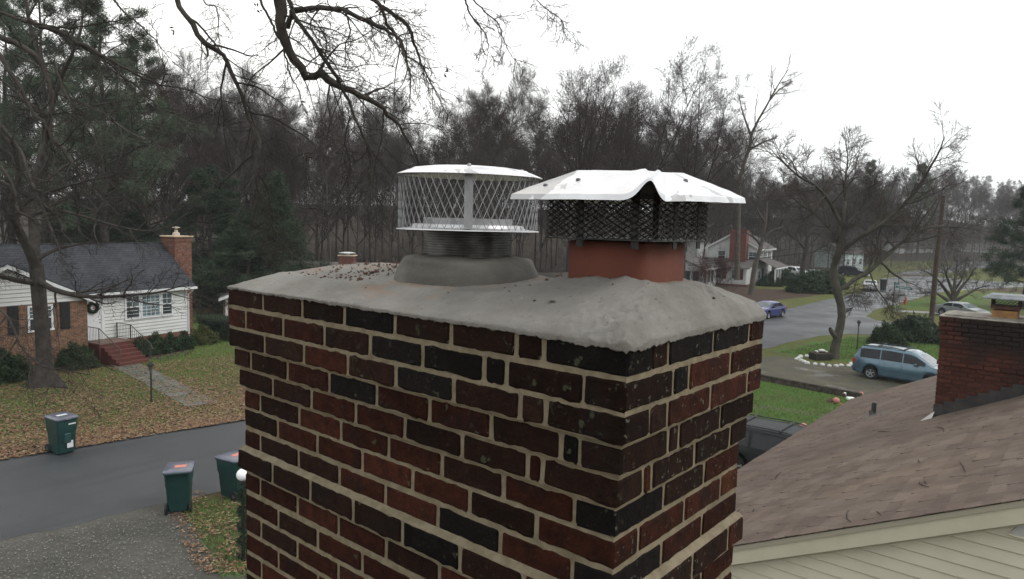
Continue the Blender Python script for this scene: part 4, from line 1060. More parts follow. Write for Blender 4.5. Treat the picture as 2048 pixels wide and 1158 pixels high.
# porch
pp = MB(); pp.prism([(-.05, -2.6, 2.55), (8.2, -2.6, 2.55), (6.6, -.02, 3.75), (.0, -.02, 3.75)], (0, 0, .07)); pp.part('porch_roof', GRF, h2)
MB().box(-.02, 8.1, -2.62, -2.5, 2.38, 2.56).part('porch_beam', WHT, h2); MB().box(.0, 8.0, -2.5, -.0, 0, .25).part('porch_floor', REDB, h2)
for x in (.15, 1.85, 3.5, 5.3, 7.9): MB().bbox(x-.11, x+.11, -2.58, -2.36, .2, 2.4, .03).part('porch_column', WHT, h2)
MB().box(3.0, 4.0, -.06, -.03, .25, 2.35).part('door', RDM, h2); window(h2, .6, 1.9, .9, 2.25, -.04, True, (2, 2)); window(h2, 5.0, 6.3, .9, 2.25, -.04, True, (2, 2))

# low grey house beside it
h4o = G(1404, 577); h4 = thing('sunroom_house', 'low grey roofed house with row of dark sunroom windows left of the two storey house', 'house', h4o, math.radians(98))
MB().box(0, 6, .0, 12, 0, 2.6).part('wall', WHS, h4)
q = MB(); q.prism([(-.5, -.5, 2.55), (6.5, -.5, 2.55), (6.5, 6, 5.0), (-.5, 6, 5.0)], (0, 0, .08)); q.prism([(-.5, 6, 5.0), (6.5, 6, 5.0), (6.5, 12.5, 2.55), (-.5, 12.5, 2.55)], (0, 0, .08)); q.part('roof', GRF, h4)
MB().prism([(-.01, 0, 2.5), (-.01, 6, 4.85), (-.01, 12, 2.5)], (-.03, 0, 0)).part('gable', WHS, h4)
MB().box(-.55, 6.5, -.56, -.5, 2.4, 2.6).part('gutter', WHT, h4)
hf = bpy.data.objects.new('end_wall', MB().box(-12, 0, -.03, -.005, 0, .6).mesh('end_wall', WHS)); COL.objects.link(hf); hf.parent = h4; hf.rotation_euler = (0, 0, -math.pi/2)
for k in range(6): window(hf, -1.4-k*1.2, -.35-k*1.2, .6, 2.3, -.035, False, (1, 1))
for k in range(3): window(h4, .4+k*1.6, 1.6+k*1.6, .6, 2.3, -.02, False, (1, 1))

# brick house behind the chimney crown
h3r = math.radians(40); h3o = D(512, 450, 56); h3o.z = -.55; h3 = thing('brick_rancher_house', 'low house showing only a grey roof ridge and capped chimney above the cement crown', 'house', h3o, h3r)
MB().box(0, 13, 0, 8, 0, 2.7).part('wall', HB2, h3); MB().box(-.03, .0, 7.6, 7.72, 0, 2.7).part('corner_board', WHT, h3)
q = MB(); q.prism([(-.4, -.5, 2.65), (13.4, -.5, 2.65), (13.4, 4, 4.55), (-.4, 4, 4.55)], (0, 0, .07)); q.prism([(-.4, 4, 4.55), (13.4, 4, 4.55), (13.4, 8.5, 2.65), (-.4, 8.5, 2.65)], (0, 0, .07)); q.part('roof', GRF, h3)
for y in (-.5, 8.5): MB().prism([(-.45, y, 2.45), (-.45, 4, 4.35), (-.45, 4, 4.6), (-.45, y, 2.7)], (.05, 0, 0)).part('rake_board', WHT, h3)
MB().prism([(-.02, 0, 2.65), (-.02, 4, 4.35), (-.02, 8, 2.65)], (.03, 0, 0)).part('gable', WHS, h3)
MB().box(-.04, 13, -.56, -.5, 2.5, 2.7).part('gutter', WHT, h3)
for x in (1.2, 4, 9): window(h3, x, x+1.1, 1.0, 2.2, -.02, True, (2, 2))
cq = D(695, 540, 58); hl = h3.matrix_basis.inverted() @ Vector((cq.x, cq.y, 0))
ck = MB(); ck.box(hl.x-.6, hl.x+.6, hl.y-.5, hl.y+.5, 1.5, D(695, 512, 58).z+.55); cz = D(695, 512, 58).z+.55
c3p = ck.part('chimney', REDB, h3); MB().bbox(hl.x-.7, hl.x+.7, hl.y-.6, hl.y+.6, cz, cz+.1, .03).part('chimney_cap', mat('pale cap', (.45, .37, .26), None, 5, .8), c3p)
kk = MB(); kk.lathe([(.2, cz+.1), (.18, cz+.24)], 10, T(hl.x, hl.y, 0)); kk.lathe([(.72, cz+.26), (.4, cz+.33), (0, cz+.36)], 14, T(hl.x, hl.y, 0)); kk.part('rain_cap', LIDM, c3p)
# little brick shed whose white gable trim peeps out left of the foreground chimney
shr = math.radians(150); sho = G(447, 643)-Vector((-math.sin(shr)*5, math.cos(shr)*5, 0)); sh = thing('brick_shed', 'small brick shed with white gable trim peeping out left of the foreground chimney', 'shed', sho, shr)
MB().box(0, 4, 0, 5, 0, 1.75).part('wall', HB2, sh); MB().box(-.03, .0, 4.7, 4.85, 0, 1.75).part('corner_board', WHT, sh); MB().prism([(-.0, 0, 1.75), (-.0, 2.5, 2.75), (-.0, 5, 1.75)], (.03, 0, 0)).part('gable', HB2, sh)
q = MB(); q.prism([(-.25, -.3, 1.66), (4.3, -.3, 1.66), (4.3, 2.5, 2.8), (-.25, 2.5, 2.8)], (0, 0, .06)); q.prism([(-.25, 2.5, 2.8), (4.3, 2.5, 2.8), (4.3, 5.3, 1.66), (-.25, 5.3, 1.66)], (0, 0, .06)); q.part('roof', GRF, sh)
for y in (-.3, 5.3): MB().prism([(-.3, y, 1.52), (-.3, 2.5, 2.66), (-.3, 2.5, 2.86), (-.3, y, 1.72)], (.05, 0, 0)).part('rake_board', WHT, sh)
# pale houses glimpsed between the trunks, and the houses down the street
def far_house(name, label, p, rzv, w, d, h, rise, wall, roof, win=3, door=None):
    t = thing(name, label, 'house', p, rzv)
    MB().box(0, w, 0, d, 0, h).part('wall', wall, t)
    q = MB(); q.prism([(-.4, -.4, h-.05), (w+.4, -.4, h-.05), (w+.4, d/2, h+rise), (-.4, d/2, h+rise)], (0, 0, .1)); q.prism([(-.4, d/2, h+rise), (w+.4, d/2, h+rise), (w+.4, d+.4, h-.05), (-.4, d+.4, h-.05)], (0, 0, .1)); q.part('roof', roof, t)
    for s in (0, w): MB().prism([(s, .0, h), (s, d/2, h+rise-.05), (s, d, h)], (.04 if s else -.04, 0, 0)).part('gable', wall, t)
    for k in range(win):
        x = w*(k+.5)/win; window(t, x-.6, x+.6, .9, 2.3, -.02, True, (2, 2))
    MB().box(w*.45, w*.45+1, -.05, 0, .1, 2.1).part('door', door or RDM, t)
    return t
TEAL = mat('pale teal siding', (.42, .50, .48), (.36, .44, .43), 2, .6)
far_house('teal_house', 'pale teal sided house far up the street above the red car', D(1690, 512, 150)*1, math.radians(75), 7.5, 7, 3.4, 2.0, TEAL, GRF).location.z = 0
far_house('white_cottage', 'small white house half hidden among trunks behind the round cap', Vector(G(655, 497)), math.radians(75), 11, 7, 3.0, 1.8, WHS, GRF)
far_house('white_cottage', 'pale house glimpsed through trees left of the utility pole far down the street', Vector((D(1800, 490, 230).x, D(1800, 490, 230).y, 0)), math.radians(60), 15, 8, 3.2, 2, WHS, GRF)
far_house('white_cottage', 'pale low house at the far right beyond the cross street', Vector((D(1925, 490, 240).x, D(1925, 490, 240).y, 0)), math.radians(40), 18, 8, 3.2, 2, WHS, GRF)
far_house('white_cottage', 'pale house seen just right of the clay flue over the low grey roof', Vector((D(1395, 505, 135).x, D(1395, 505, 135).y, 0)), math.radians(95), 9, 7, 5.2, 1.8, WHS, GRF)
# ================================================================== STREET THINGS
BING = mat('dark teal plastic', (.008, .036, .034), (.012, .046, .042), 4, .45, 0, .4, .1, 60, .003)
BINL = mat('wet grey lid plastic', (.10, .105, .14), (.075, .08, .105), 5, .28, 0, .5)
BLK = mat('black rubber', (.012, .012, .012), None, 5, .7)
PLW = mat('white print', (.55, .57, .57), (.45, .47, .47), 40, .6)
PNK = mat('salmon sticker', (.55, .16, .12), (.45, .2, .17), 20, .6)
def text_mesh(body, size):
    cu = bpy.data.curves.new('t', 'FONT'); cu.body = body; cu.size = size; cu.extrude = .001; cu.align_x = 'CENTER'; cu.align_y = 'CENTER'
    o = bpy.data.objects.new('t', cu); COL.objects.link(o); dg = bpy.context.evaluated_depsgraph_get(); dg.update()
    me = bpy.data.meshes.new_from_object(o.evaluated_get(dg)); bpy.data.objects.remove(o); me.materials.clear(); me.materials.append(PLW); return me
T42 = text_mesh('42', .2)
def make_bin(loc, rzv, label, sticker=False, white=False):
    """local: front faces -y, wheels and handle at the back (+y)"""
    t = thing('wheelie_bin', label, 'bin', loc, rzv, 'green wheeled refuse bins by the street')
    b = MB(); V = []; lay = [(.05, .25, .27, .30), (.10, .26, .29, .32), (.66, .285, .345, .35), (.70, .30, .37, .37), (.98, .315, .39, .385), (1.0, .335, .41, .40), (1.035, .335, .41, .40)]
    for z, hx, fy, by in lay:
        c = .05; V += [(-hx+c, -fy, z), (hx-c, -fy, z), (hx, -fy+c, z), (hx, by-c, z), (hx-c, by, z), (-hx+c, by, z), (-hx, by-c, z), (-hx, -fy+c, z)]
    n = 8; F = [(i*n+k, i*n+(k+1) % n, (i+1)*n+(k+1) % n, (i+1)*n+k) for i in range(len(lay)-1) for k in range(n)]+[tuple(range(n))[::-1]]
    b.add(V, F); b.bbox(-.1, .1, -.375, -.30, .34, .62, .02); b.part('tub', BING, t, True, 35)
    l = MB(); V = []
    for z, s in ((1.036, 1.0), (1.065, 1.0), (1.085, .93), (1.10, .60)):
        hx, fy, by = .35*s, .43*s, .42*s; c = .06*s; V += [(-hx+c, -fy, z), (hx-c, -fy, z), (hx, -fy+c, z), (hx, by-c, z), (hx-c, by, z), (-hx+c, by, z), (-hx, by-c, z), (-hx, -fy+c, z)]
    l.add(V, [(i*n+k, i*n+(k+1) % n, (i+1)*n+(k+1) % n, (i+1)*n+k) for i in range(3) for k in range(n)]+[tuple(range(n))[::-1], tuple(range(24, 32))]); l.bbox(-.09, .09, -.47, -.41, 1.03, 1.06, .01)
    ld = l.part('lid', BINL, t, True, 30)
    h = MB(); h.tube([(-.24, .38, 1.0), (-.24, .46, 1.05), (.24, .46, 1.05), (.24, .38, 1.0)], .017, 6); h.part('handle', BING, t)
    for s in (-1, 1):
        w = MB(); M_ = T(s*.29, .30, .135) @ RY(math.pi/2); w.lathe([(.05, -.03), (.115, -.03), (.135, -.02), (.135, .02), (.115, .03), (.05, .03)], 18, M_, True); wo = w.part('wheel', BLK, t, True, 40)
        MB().lathe([(0, .022), (.085, .026), (.09, -.026), (0, -.022)], 14, M_).part('hub', mat('grey hub', (.06, .06, .06), None, 4, .6), wo)
    MB().tube([(-.3, .30, .135), (.3, .30, .135)], .016, 6).part('axle', BLK, t)
    MB().box(-.22, .22, .29, .31, .08, .22).part('axle_guard', BLK, t)
    for s in (-1, 1):
        tx = link('number', T42, t, (s*.3025, -.16 if s < 0 else .1, .83), (math.radians(92), 0, s*math.pi/2))
    if white:
        MB().box(-.02, .16, -.352, -.347, .20, .40).part('label_sheet', PLW, t); MB().box(.02, .24, -.39, -.385, .87, .905).part('raised_lettering', PLW, t)
    if sticker: MB().box(-.18, .10, -.05, .14, 1.1, 1.103).part('sticker', PNK, ld)
    else: MB().box(-.15, .15, -.1, .05, 1.1, 1.103).part('sticker', PLW, ld)
    return t
camdir = lambda p: math.atan2(p.y-CAM[1], p.x-CAM[0])
p = G(125, 905); make_bin(p, camdir(p)-math.pi/2+.42, 'green wheeled bin standing in leaves on the far side of the street', False, True).scale = (1.0, 1.05, 1.12)
p = G(360, 1018); make_bin(p, camdir(p)+math.pi/2-.13, 'green wheeled bin on the near gravel edge with its wheels toward us', True).scale = (.98, 1.0, 1.06)
p = G(470, 992); make_bin(p, camdir(p)+math.pi/2+.72, 'green wheeled bin half hidden behind the brick chimney edge', True).scale = (1.0, 1.0, 1.06)

def lamp_post(loc, h, label, col, head=True):
    t = thing('lamp_post', label, 'lamp post', loc)
    MB().lathe([(.05, 0), (.05, .15), (.035, .2), (.033, h)], 10).part('post', col, t, True, 40)
    b = MB(); b.lathe([(.035, h), (.06, h+.03), (.05, h+.06), (.10, h+.3), (.13, h+.31), (.05, h+.42), (.0, h+.46)], 8); b.part('lantern', mat('lantern glass', (.10, .10, .09), (.06, .06, .055), 9, .3), t)
    MB().lathe([(.135, h+.30), (.14, h+.33), (.06, h+.43), (.0, h+.47)], 8).part('lantern_cap', col, t)
    return t
DKM = mat('black post paint', (.012, .012, .011), (.02, .019, .016), 12, .5)
lamp_post(G(303, 806), 1.25, 'slim black lamp post in the leafy yard beside the flagstone walk', DKM)
lamp_post(G(1714, 699), 1.5, 'thin dark lamp post on the grass behind the blue minivan', DKM)
# globe lamp wrapped in garland, half behind the chimney
gp = G(487, 1122); gl = thing('globe_lamp_post', 'white globe lamp on a post wrapped in evergreen garland beside the chimney', 'lamp post', gp)
dg_ = (gp-Vector(CAM)).length; gz = 1.98
MB().lathe([(.035, 0), (.035, gz-.16)], 10).part('post', DKM, gl)
MB().lathe([(.04, gz-.18), (.07, gz-.16), (.06, gz-.12)], 12).part('fitter', DKM, gl)
gb = mat('white opal globe', (.80, .81, .82), None, 3, .25, 0, .5)
MB().lathe([(.135*math.sin(math.pi*k/16), gz-.135*math.cos(math.pi*k/16)) for k in range(17)], 24).part('globe', gb, gl, True, 80)
gar = MB(); rr = random.Random(4)
for k in range(2600):
    z = rr.uniform(.05, gz-.2); a = z*9+rr.gauss(0, .5)+rr.choice((0, 3.14)); R_ = rr.uniform(.03, .13); p = Vector((R_*math.cos(a), R_*math.sin(a), z)); d = Vector((math.cos(a)+rr.gauss(0, .6), math.sin(a)+rr.gauss(0, .6), rr.gauss(-.2, .6))).normalized()*.07; s = d.orthogonal().normalized()*.009
    gar.add([p-s, p+s, p+d], [(0, 1, 2)])
gar.part('garland', mat('garland needles', (.010, .024, .013), (.025, .05, .022), 30, .7), gl)
# utility pole and wires
WOOD = mat('weathered pole wood', (.045, .032, .025), (.075, .055, .042), 8, .9, 0, .2, .5, 50, .01)
po = G(1860, 672); up_ = thing('utility_pole', 'tall dark wooden utility pole beyond the minivan at right', 'utility pole', po)
MB().tube([(0, 0, -.2), (.02, .02, 5), (.12, .10, 10.6)], [.19, .17, .13], 10).part('pole', WOOD, up_, True, 60)
b = MB()
for z in (7.55, 8.55): b.tube([(.12, .12, z), (.3, .05, z+.02)], .05, 6)
b.part('insulators', mat('brown glaze', (.05, .03, .02), None, 3, .3), up_)
WIR = mat('black wire', (.015, .015, .015), None, 3, .6)
def wire(a, b, sag, r, label):
    pts = [a.lerp(b, k/20)-Vector((0, 0, sag*4*(k/20)*(1-k/20))) for k in range(21)]
    tag(MB().tube(pts, r, 5).part('overhead_wire', WIR), label, 'wire')
top = po+Vector((.1, .1, 9.0))
wire(D(1376, 531, 52), po+Vector((.1, .1, 7.6)), .1, .022, 'thick overhead wire crossing in front of the white two storey house')
wire(D(1376, 528, 60), po+Vector((.1, .1, 8.6)), .15, .012, 'thin upper wire crossing the gable of the white two storey house')
wire(top+Vector((.5, .4, .7)), D(2080, 458, 60), .3, .012, 'thin wire running right from the utility pole to the picture edge')
# street sign
ps = G(1784, 627); sg = thing('street_sign', 'street name sign on thin pole with crossed blades at the road corner', 'street sign', ps)
MB().tube([(0, 0, 0), (.05, .05, 3.1)], .06, 6).part('pole', mat('grey green pole', (.05, .055, .05), None, 4, .6), sg)
GRN = mat('street sign blue green', (.03, .12, .13), (.04, .15, .16), 5, .5)
b1 = MB().bbox(-.05, 1.35, -.02, .02, 2.52, 2.75, .008).part('sign_blade', GRN, sg); b1.rotation_euler = (0, math.radians(5), camdir(ps)-math.pi/2-.2)
MB().box(.1, 1.2, -.026, -.021, 2.6, 2.67).part('lettering_band', PLW, b1)
b2 = MB().bbox(-.05, .6, -.02, .02, 2.8, 3.0, .008).part('sign_blade', GRN, sg); b2.rotation_euler = (0, 0, camdir(ps)-math.pi/2+.9)
ps2 = G(1797, 618); s2 = thing('notice_board', 'pale square sign board on a short post beside the street sign', 'sign', ps2, camdir(ps2)-math.pi/2)
MB().tube([(0, .03, 0), (0, .03, 1.8)], .035, 6).part('post', WOOD, s2); MB().bbox(-.55, .5, -.02, .01, .95, 1.95, .02).part('board', mat('pale faded sign', (.30, .32, .32), (.24, .24, .25), 3, .6), s2)
MB().bbox(-.45, .0, -.04, .0, .35, .85, .02).part('small_board', mat('white card', (.6, .62, .62), None, 3, .6), s2)
# hydrant
hy = G(1809, 609); hd_ = thing('fire_hydrant', 'red fire hydrant on the green corner grass beside the street', 'hydrant', hy); hd_.scale = (1.15, 1.15, 1.2)
RED = mat('hydrant red', (.35, .03, .02), (.28, .03, .02), 8, .5)
MB().lathe([(.17, 0), (.17, .05), (.11, .06), (.11, .5), (.15, .52), (.15, .56), (.12, .58), (.10, .68), (.04, .74), (.04, .79), (0, .8)], 14).part('barrel', RED, hd_, True, 40)
for a in (0, 1.57, 3.14): MB().lathe([(.05, 0), (.05, .1), (.065, .1), (.065, .14), (0, .15)], 10, T(0, 0, .42) @ RZ(a) @ RY(math.pi/2) @ T(0, 0, .08)).part('nozzle', RED, hd_)
# dark bin by the far road
bp = G(1766, 580); fb_ = thing('trash_can', 'dark lidded trash can standing at the edge of the wet street', 'bin', bp, .3); fb_.scale = (1.5, 1.5, 1.45)
MB().lathe([(.24, .02), (.30, .95), (.33, .96), (.33, 1.0)], 10).part('tub', mat('dark bin', (.03, .035, .035), None, 4, .5), fb_); MB().lathe([(.34, 1.0), (.34, 1.04), (0, 1.1)], 10).part('lid', mat('dark bin lid', (.05, .055, .06), None, 4, .4), fb_)
# timber edging between muddy drive and lawn
e0, e1 = G(1380, 733), G(1722, 800); ed_ = (e1-e0).normalized(); rza = math.atan2(ed_.y, ed_.x); te = thing('timber_edging', 'dark stacked timber edging dividing the muddy drive from the green lawn', 'retaining edge', e0, rza)
L_ = (e1-e0).length; k = 0; TBM = mat('railway sleeper', (.035, .028, .022), (.075, .062, .05), 6, .9, 0, .2, .5, 30, .01, .15)
while k*2.4 < L_:
    for z in (0, 1): MB().bbox(0, min(2.38, L_-k*2.4-.0), -.09, .09, 0, .158, .012).part('timber', TBM, te, loc=(k*2.4+(.0 if z else 0), .0, z*.16))
    k += 1
# ring of white stones and the black planter by the street tree
rsn = random.Random(6); tb = G(1667, 718)
WST = mat('whitewashed stone', (.50, .51, .49), (.40, .40, .37), 8, .85)
cen = G(1650, 723)
for k in range(17):
    a = math.radians(150+k*14.5); r = 1.5+.1*math.sin(k*2.)
    p = cen+Vector((math.cos(a)*r, math.sin(a)*r*1.05, 0)); me = bmesh.new(); bmesh.ops.create_icosphere(me, subdivisions=2, radius=.12)
    for v in me.verts: v.co *= 1+.25*noise.noise(v.co*7+Vector((k, 0, 0))); v.co.z *= .75
    ms = bpy.data.meshes.new('stone'); me.to_mesh(ms); me.free(); ms.materials.append(WST)
    o = link('border_stone', ms, None, p+Vector((0, 0, .05)), (0, 0, k)); o.scale = (1+.3*rsn.random(),)*3
    tag(o, 'whitewashed stone in the curved border around the street tree', 'stone', 'white stones around the street tree')
pl = thing('planter_box', 'black rectangular planter box with pale stones beside the street tree', 'planter', G(1640, 719), .9)
b = MB(); b.bbox(-.55, .55, -.35, .35, 0, .42, .02); b.part('box', DKM, pl); MB().box(-.5, .5, -.3, .3, .42, .43).part('soil', MUL, pl)
b = MB()
for x, y, r in ((.1, .02, .2), (-.2, .1, .1), (.3, -.1, .09), (-.3, -.12, .07)): b.lathe([(r*math.sin(math.pi*k/8), .46+r*.75*(1-math.cos(math.pi*k/8))*.6) for k in range(9)], 10, T(x, y, 0))
b.part('stones', WST, pl, True, 80)
# lawn ornaments
p = G(1700, 805); go = thing('goose_ornament', 'white goose lawn ornament standing on the green lawn beside the brown roof', 'ornament', p, camdir(p)+1.75); go.scale = (.7, .7, .7)
b = MB(); b.tube([(-.42, 0, .22), (-.3, 0, .24), (-.1, 0, .24), (.12, 0, .25), (.22, 0, .33), (.27, 0, .48), (.29, 0, .58), (.36, 0, .6), (.42, 0, .58)], [.01, .08, .14, .13, .08, .05, .055, .055, .02], 12); b.part('body', mat('white plastic', (.72, .74, .72), None, 3, .5), go, True, 60)
b = MB(); b.tube([(.40, 0, .585), (.5, 0, .565)], [.03, .008], 6); b.part('beak', mat('orange', (.5, .2, .03), None, 3, .5), go)
b = MB(); b.tube([(.0, .05, .12), (.0, .05, 0)], .02, 5); b.tube([(.0, -.05, .12), (.0, -.05, 0)], .02, 5); b.part('legs', mat('orange', (.5, .2, .03), None, 3, .5), go)
def flower_orn(p, label, s=1.):
    t = thing('garden_ornament', label, 'ornament', p, camdir(p)+1.2); t.scale = (s, s, s)
    b = MB(); b.lathe([(.26*math.sin(math.pi*k/10), .28-.24*math.cos(math.pi*k/10)) for k in range(11)], 16); b.part('pink_dome', mat('pink plastic', (.42, .13, .11), (.36, .2, .18), 4, .6), t, True, 80)
    b = MB(); b.tube([(-.25, 0, .12), (-.5, .05, .06), (-.75, 0, .14), (-.8, 0, .3)], [.06, .05, .04, .02], 8); b.tube([(-.2, .25, .04), (-.6, .3, .03), (-.9, .15, .05)], .03, 6); b.part('tan_arms', mat('tan plastic', (.38, .2, .09), None, 4, .6), t, True, 60)
    b = MB(); b.lathe([(.2, 0), (.24, .1), (.18, .3), (.1, .34)], 12, T(.45, .05, 0)); b.part('brown_pot', mat('brown pot', (.10, .055, .04), None, 4, .8), t, True, 50)
    return t
flower_orn(G(1672, 808), 'pink and tan ornament with brown pot lying on the lawn beside the white goose', .58)
flower_orn(G(1606, 862), 'pink ornament on the grass seen just above the black van roof', .6)
flower_orn(G(1722, 792), 'small reddish ornament at the end of the timber edging', .4)
# little yellow marker
ym = G(1917, 597); yo = thing('yellow_marker', 'small yellow pennant marker on the grass beside the bare ornamental tree', 'marker', ym, camdir(ym)-math.pi/2)
MB().tube([(0, 0, 0), (0, 0, 1.1)], .025, 5).part('stake', DKM, yo); MB().prism([(0, -.01, .75), (.42, -.01, .98), (0, -.01, 1.2)], (0, .02, 0)).part('pennant', mat('yellow vinyl', (.75, .62, .06), None, 3, .5), yo)

# ================================================================== CARS
def paint(name, c, rough=.25, metal=.3, coat=.6): 
    m = NT(name); cc = m.mix(m.ramp(m.noise(3, 4), .3, .7), c, tuple(x*.85 for x in c)); m.b.inputs['Coat Weight'].default_value = coat; m.b.inputs['Coat Roughness'].default_value = .08
    return m.set(cc, rough, metal, .5)
CGL = glass_mat('tinted car glass', (.012, .013, .018), .08); CGL.node_tree.nodes['Principled BSDF'].inputs['Specular IOR Level'].default_value = .3; CGL2 = glass_mat('pale windscreen glass', (.16, .19, .20), .08)
RIM = mat('alloy', (.42, .43, .45), (.34, .35, .37), 9, .35, .7); TYR = mat('tyre', (.014, .014, .014), None, 5, .85)
TLR = mat('red lamp', (.32, .015, .012), None, 5, .2, 0, .6); HLM = mat('clear lamp', (.55, .58, .60), None, 5, .15, 0, .6); CHR = mat('dark trim', (.02, .02, .021), None, 5, .5)
PLT = mat('number plate', (.6, .6, .58), None, 5, .5)
def car(label, loc, rzv, top, L, Wd, belt, clear, wx, wr, pnt, cat='car', name='parked_car', sides=(), ws=None, rw_=None, roofz=None, rails=False, group=None, trim=False, cross=False, lightglass=False, grille=True):
    """x forward. top: [(x, z)] side outline of hood, cabin and tail"""
    t = thing(name, label, cat, loc, rzv, group)
    tx = np.array(top); H = tx[:, 1].max()
    fx = np.linspace(-L/2, L/2, 400); ft = np.interp(fx, tx[:, 0], tx[:, 1]); kr = np.hanning(17); kr /= kr.sum(); ft = np.convolve(np.pad(ft, 8, 'edge'), kr, 'valid')
    topz = lambda x: float(np.interp(x, fx, ft))
    def halfw(x):
        e = max(0, (abs(x)-L/2+.75)/.75); return Wd/2*(1-.13*e*e)
    def botz(x):
        z = clear+.10*max(0, (abs(x)-L/2+.5)/.5)
        for w in wx:
            d = abs(x-w); R_ = wr+.07
            if d < R_: z = max(z, wr+math.sqrt(R_*R_-d*d))
        return z
    def sec(x):
        zt, zb, w = topz(x), botz(x), halfw(x); bl = min(belt, zt-.015)
        g = max(0, min(1, (zt-belt)/max(.05, H-belt))); wr_ = w*(.965-.165*g) if zt > belt else w*.93
        zb = min(zb, bl-.03)
        zm = max(zb+.02, zb*.45+bl*.55)
        return [(x, 0, zb), (x, w*.93, zb), (x, w, min(zb+.09, zm-.01)), (x, w*1.0, zm), (x, w*.965, bl), (x, wr_, max(bl+.003, zt-.075*g-.004)), (x, wr_*.90, max(bl+.004, zt-.02*g-.001)), (x, wr_*.55, zt+.012), (x, 0, zt+.018)]
    xs = np.unique(np.concatenate([np.linspace(-L/2, L/2, 64)]+[np.linspace(w-wr-.08, w+wr+.08, 17) for w in wx])); xs = xs[(xs >= -L/2) & (xs <= L/2)]
    V = []; n = 9
    for x in xs:
        s = sec(x); V += s+[(a, -b, c) for a, b, c in s]
    F = []; m2 = 2*n
    for i in range(len(xs)-1):
        for k in range(n-1):
            F.append((i*m2+k, i*m2+k+1, (i+1)*m2+k+1, (i+1)*m2+k)); F.append((i*m2+n+k, (i+1)*m2+n+k, (i+1)*m2+n+k+1, i*m2+n+k+1))
    e = (len(xs)-1)*m2
    F.append(tuple([k for k in range(n)]+[n+k for k in range(n-2, 0, -1)])); F.append(tuple([e+k for k in range(n)][::-1]+[e+n+k for k in range(1, n-1)]))
    body = MB().add(V, F).part('body', pnt, t, True, 32)
    def S(x, k):   # interpolated section
        s = sec(x); i = int(k); f = k-i; a, b = s[i], s[min(i+1, 8)]
        return Vector([a[j]+(b[j]-a[j])*f for j in range(3)])
    for (xa, xb) in sides:
        for sgn in (1, -1):
            g = MB(); V = []; N = 12
            for q in range(N+1):
                x = xa+(xb-xa)*q/N
                for k in (4.14, 4.5, 4.90):
                    p = S(x, k); V.append((p.x, sgn*(p.y+.007), p.z))
            g.add(V, [(3*q+j, 3*q+3+j, 3*q+4+j, 3*q+1+j) for q in range(N) for j in range(2)]); g.part('side_window', CGL, t)
    for nm, rg_, gl_ in (('windscreen', ws, CGL2 if lightglass else CGL), ('rear_window', rw_, CGL)):
        if rg_ is None: continue
        V = []; N = 8
        for q in range(N+1):
            x = rg_[0]+(rg_[1]-rg_[0])*q/N; s = [S(x, k) for k in (6.1, 7, 8)]; o_ = .009
            row = [(p.x+(o_ if nm == 'windscreen' else -o_), p.y*.96, p.z+o_) for p in s]; V += row+[(a, -b, c) for a, b, c in row[-2::-1]]
        MB().add(V, [(5*q+j, 5*q+5+j, 5*q+6+j, 5*q+1+j) for q in range(N) for j in range(4)]).part(nm, gl_, t, True, 60)
    for w in wx:
        for sgn in (1, -1):
            M_ = T(w, sgn*(Wd/2-.115), wr) @ RX(-sgn*math.pi/2)
            wo = MB().lathe([(wr*.62, -.09), (wr*.93, -.1), (wr, -.07), (wr, .07), (wr*.94, .1), (wr*.66, .095)], 24, M_, True).part('wheel', TYR, t, True, 40)
            r = MB(); r.lathe([(wr*.66, .09), (wr*.6, .06), (wr*.56, .045)], 20, M_); r.lathe([(wr*.17, .075), (wr*.15, .085), (0, .087)], 12, M_)
            for q in range(5): r.box(-.028, .028, .03, wr*.63, .052, .078, M_ @ RZ(q*2*math.pi/5))
            r.part('rim', RIM, wo); MB().lathe([(wr*.66, .03), (0, .03)], 18, M_).part('brake', CHR, wo)
    for sgn in (1, -1):
        b = MB(); b.bbox(L/2-.28, L/2-.02, sgn*(Wd/2*.60)-.16, sgn*(Wd/2*.60)+.16, topz(L/2-.05)-.23, topz(L/2-.05)-.06, .03); b.part('headlight', HLM, t)
        y = Wd/2*.80; zr_ = belt if topz(-L/2+.08) > belt else topz(-L/2+.08)-.06
        b = MB(); b.bbox(-L/2-.012, -L/2+.16, sgn*y-.085, sgn*y+.085, zr_-.34, zr_-.02, .02); b.part('tail_light', TLR, t)
        b = MB(); xm = ws[0]-.12 if ws else .8; xm = min(ws)-.02 if ws else .8
        b.bbox(xm-.02, xm+.14, sgn*(Wd/2+.02)-.02+ (0.0), sgn*(Wd/2+.02)+sgn*.16 if False else sgn*(Wd/2+.02)+.02, belt, belt+.16, .02)
        b = MB(); b.bbox(xm-.05, xm+.09, min(sgn*(Wd/2-.03), sgn*(Wd/2+.15)), max(sgn*(Wd/2-.03), sgn*(Wd/2+.15)), belt+.0, belt+.15, .03); b.part('mirror', pnt if trim else CHR, t)
        if trim:
            V = MB(); V.box(wx[1 if wx[0] < wx[1] else 0]*-1+wr+.12 if False else min(wx)+wr+.1, max(wx)-wr-.1, min(sgn*(Wd/2-.01), sgn*(Wd/2+.014)), max(sgn*(Wd/2-.01), sgn*(Wd/2+.014)), belt*.62-.035, belt*.62+.035); V.part('side_moulding', pnt, t)
        for xh in ([sides[0][0]+.12, sides[min(1, len(sides)-1)][0]+.15] if sides else []):
            b = MB(); b.bbox(xh, xh+.16, min(sgn*(Wd/2*.97), sgn*(Wd/2*.995)), max(sgn*(Wd/2*.97), sgn*(Wd/2*1.005)), belt-.11, belt-.075, .008); b.part('door_handle', pnt, t)
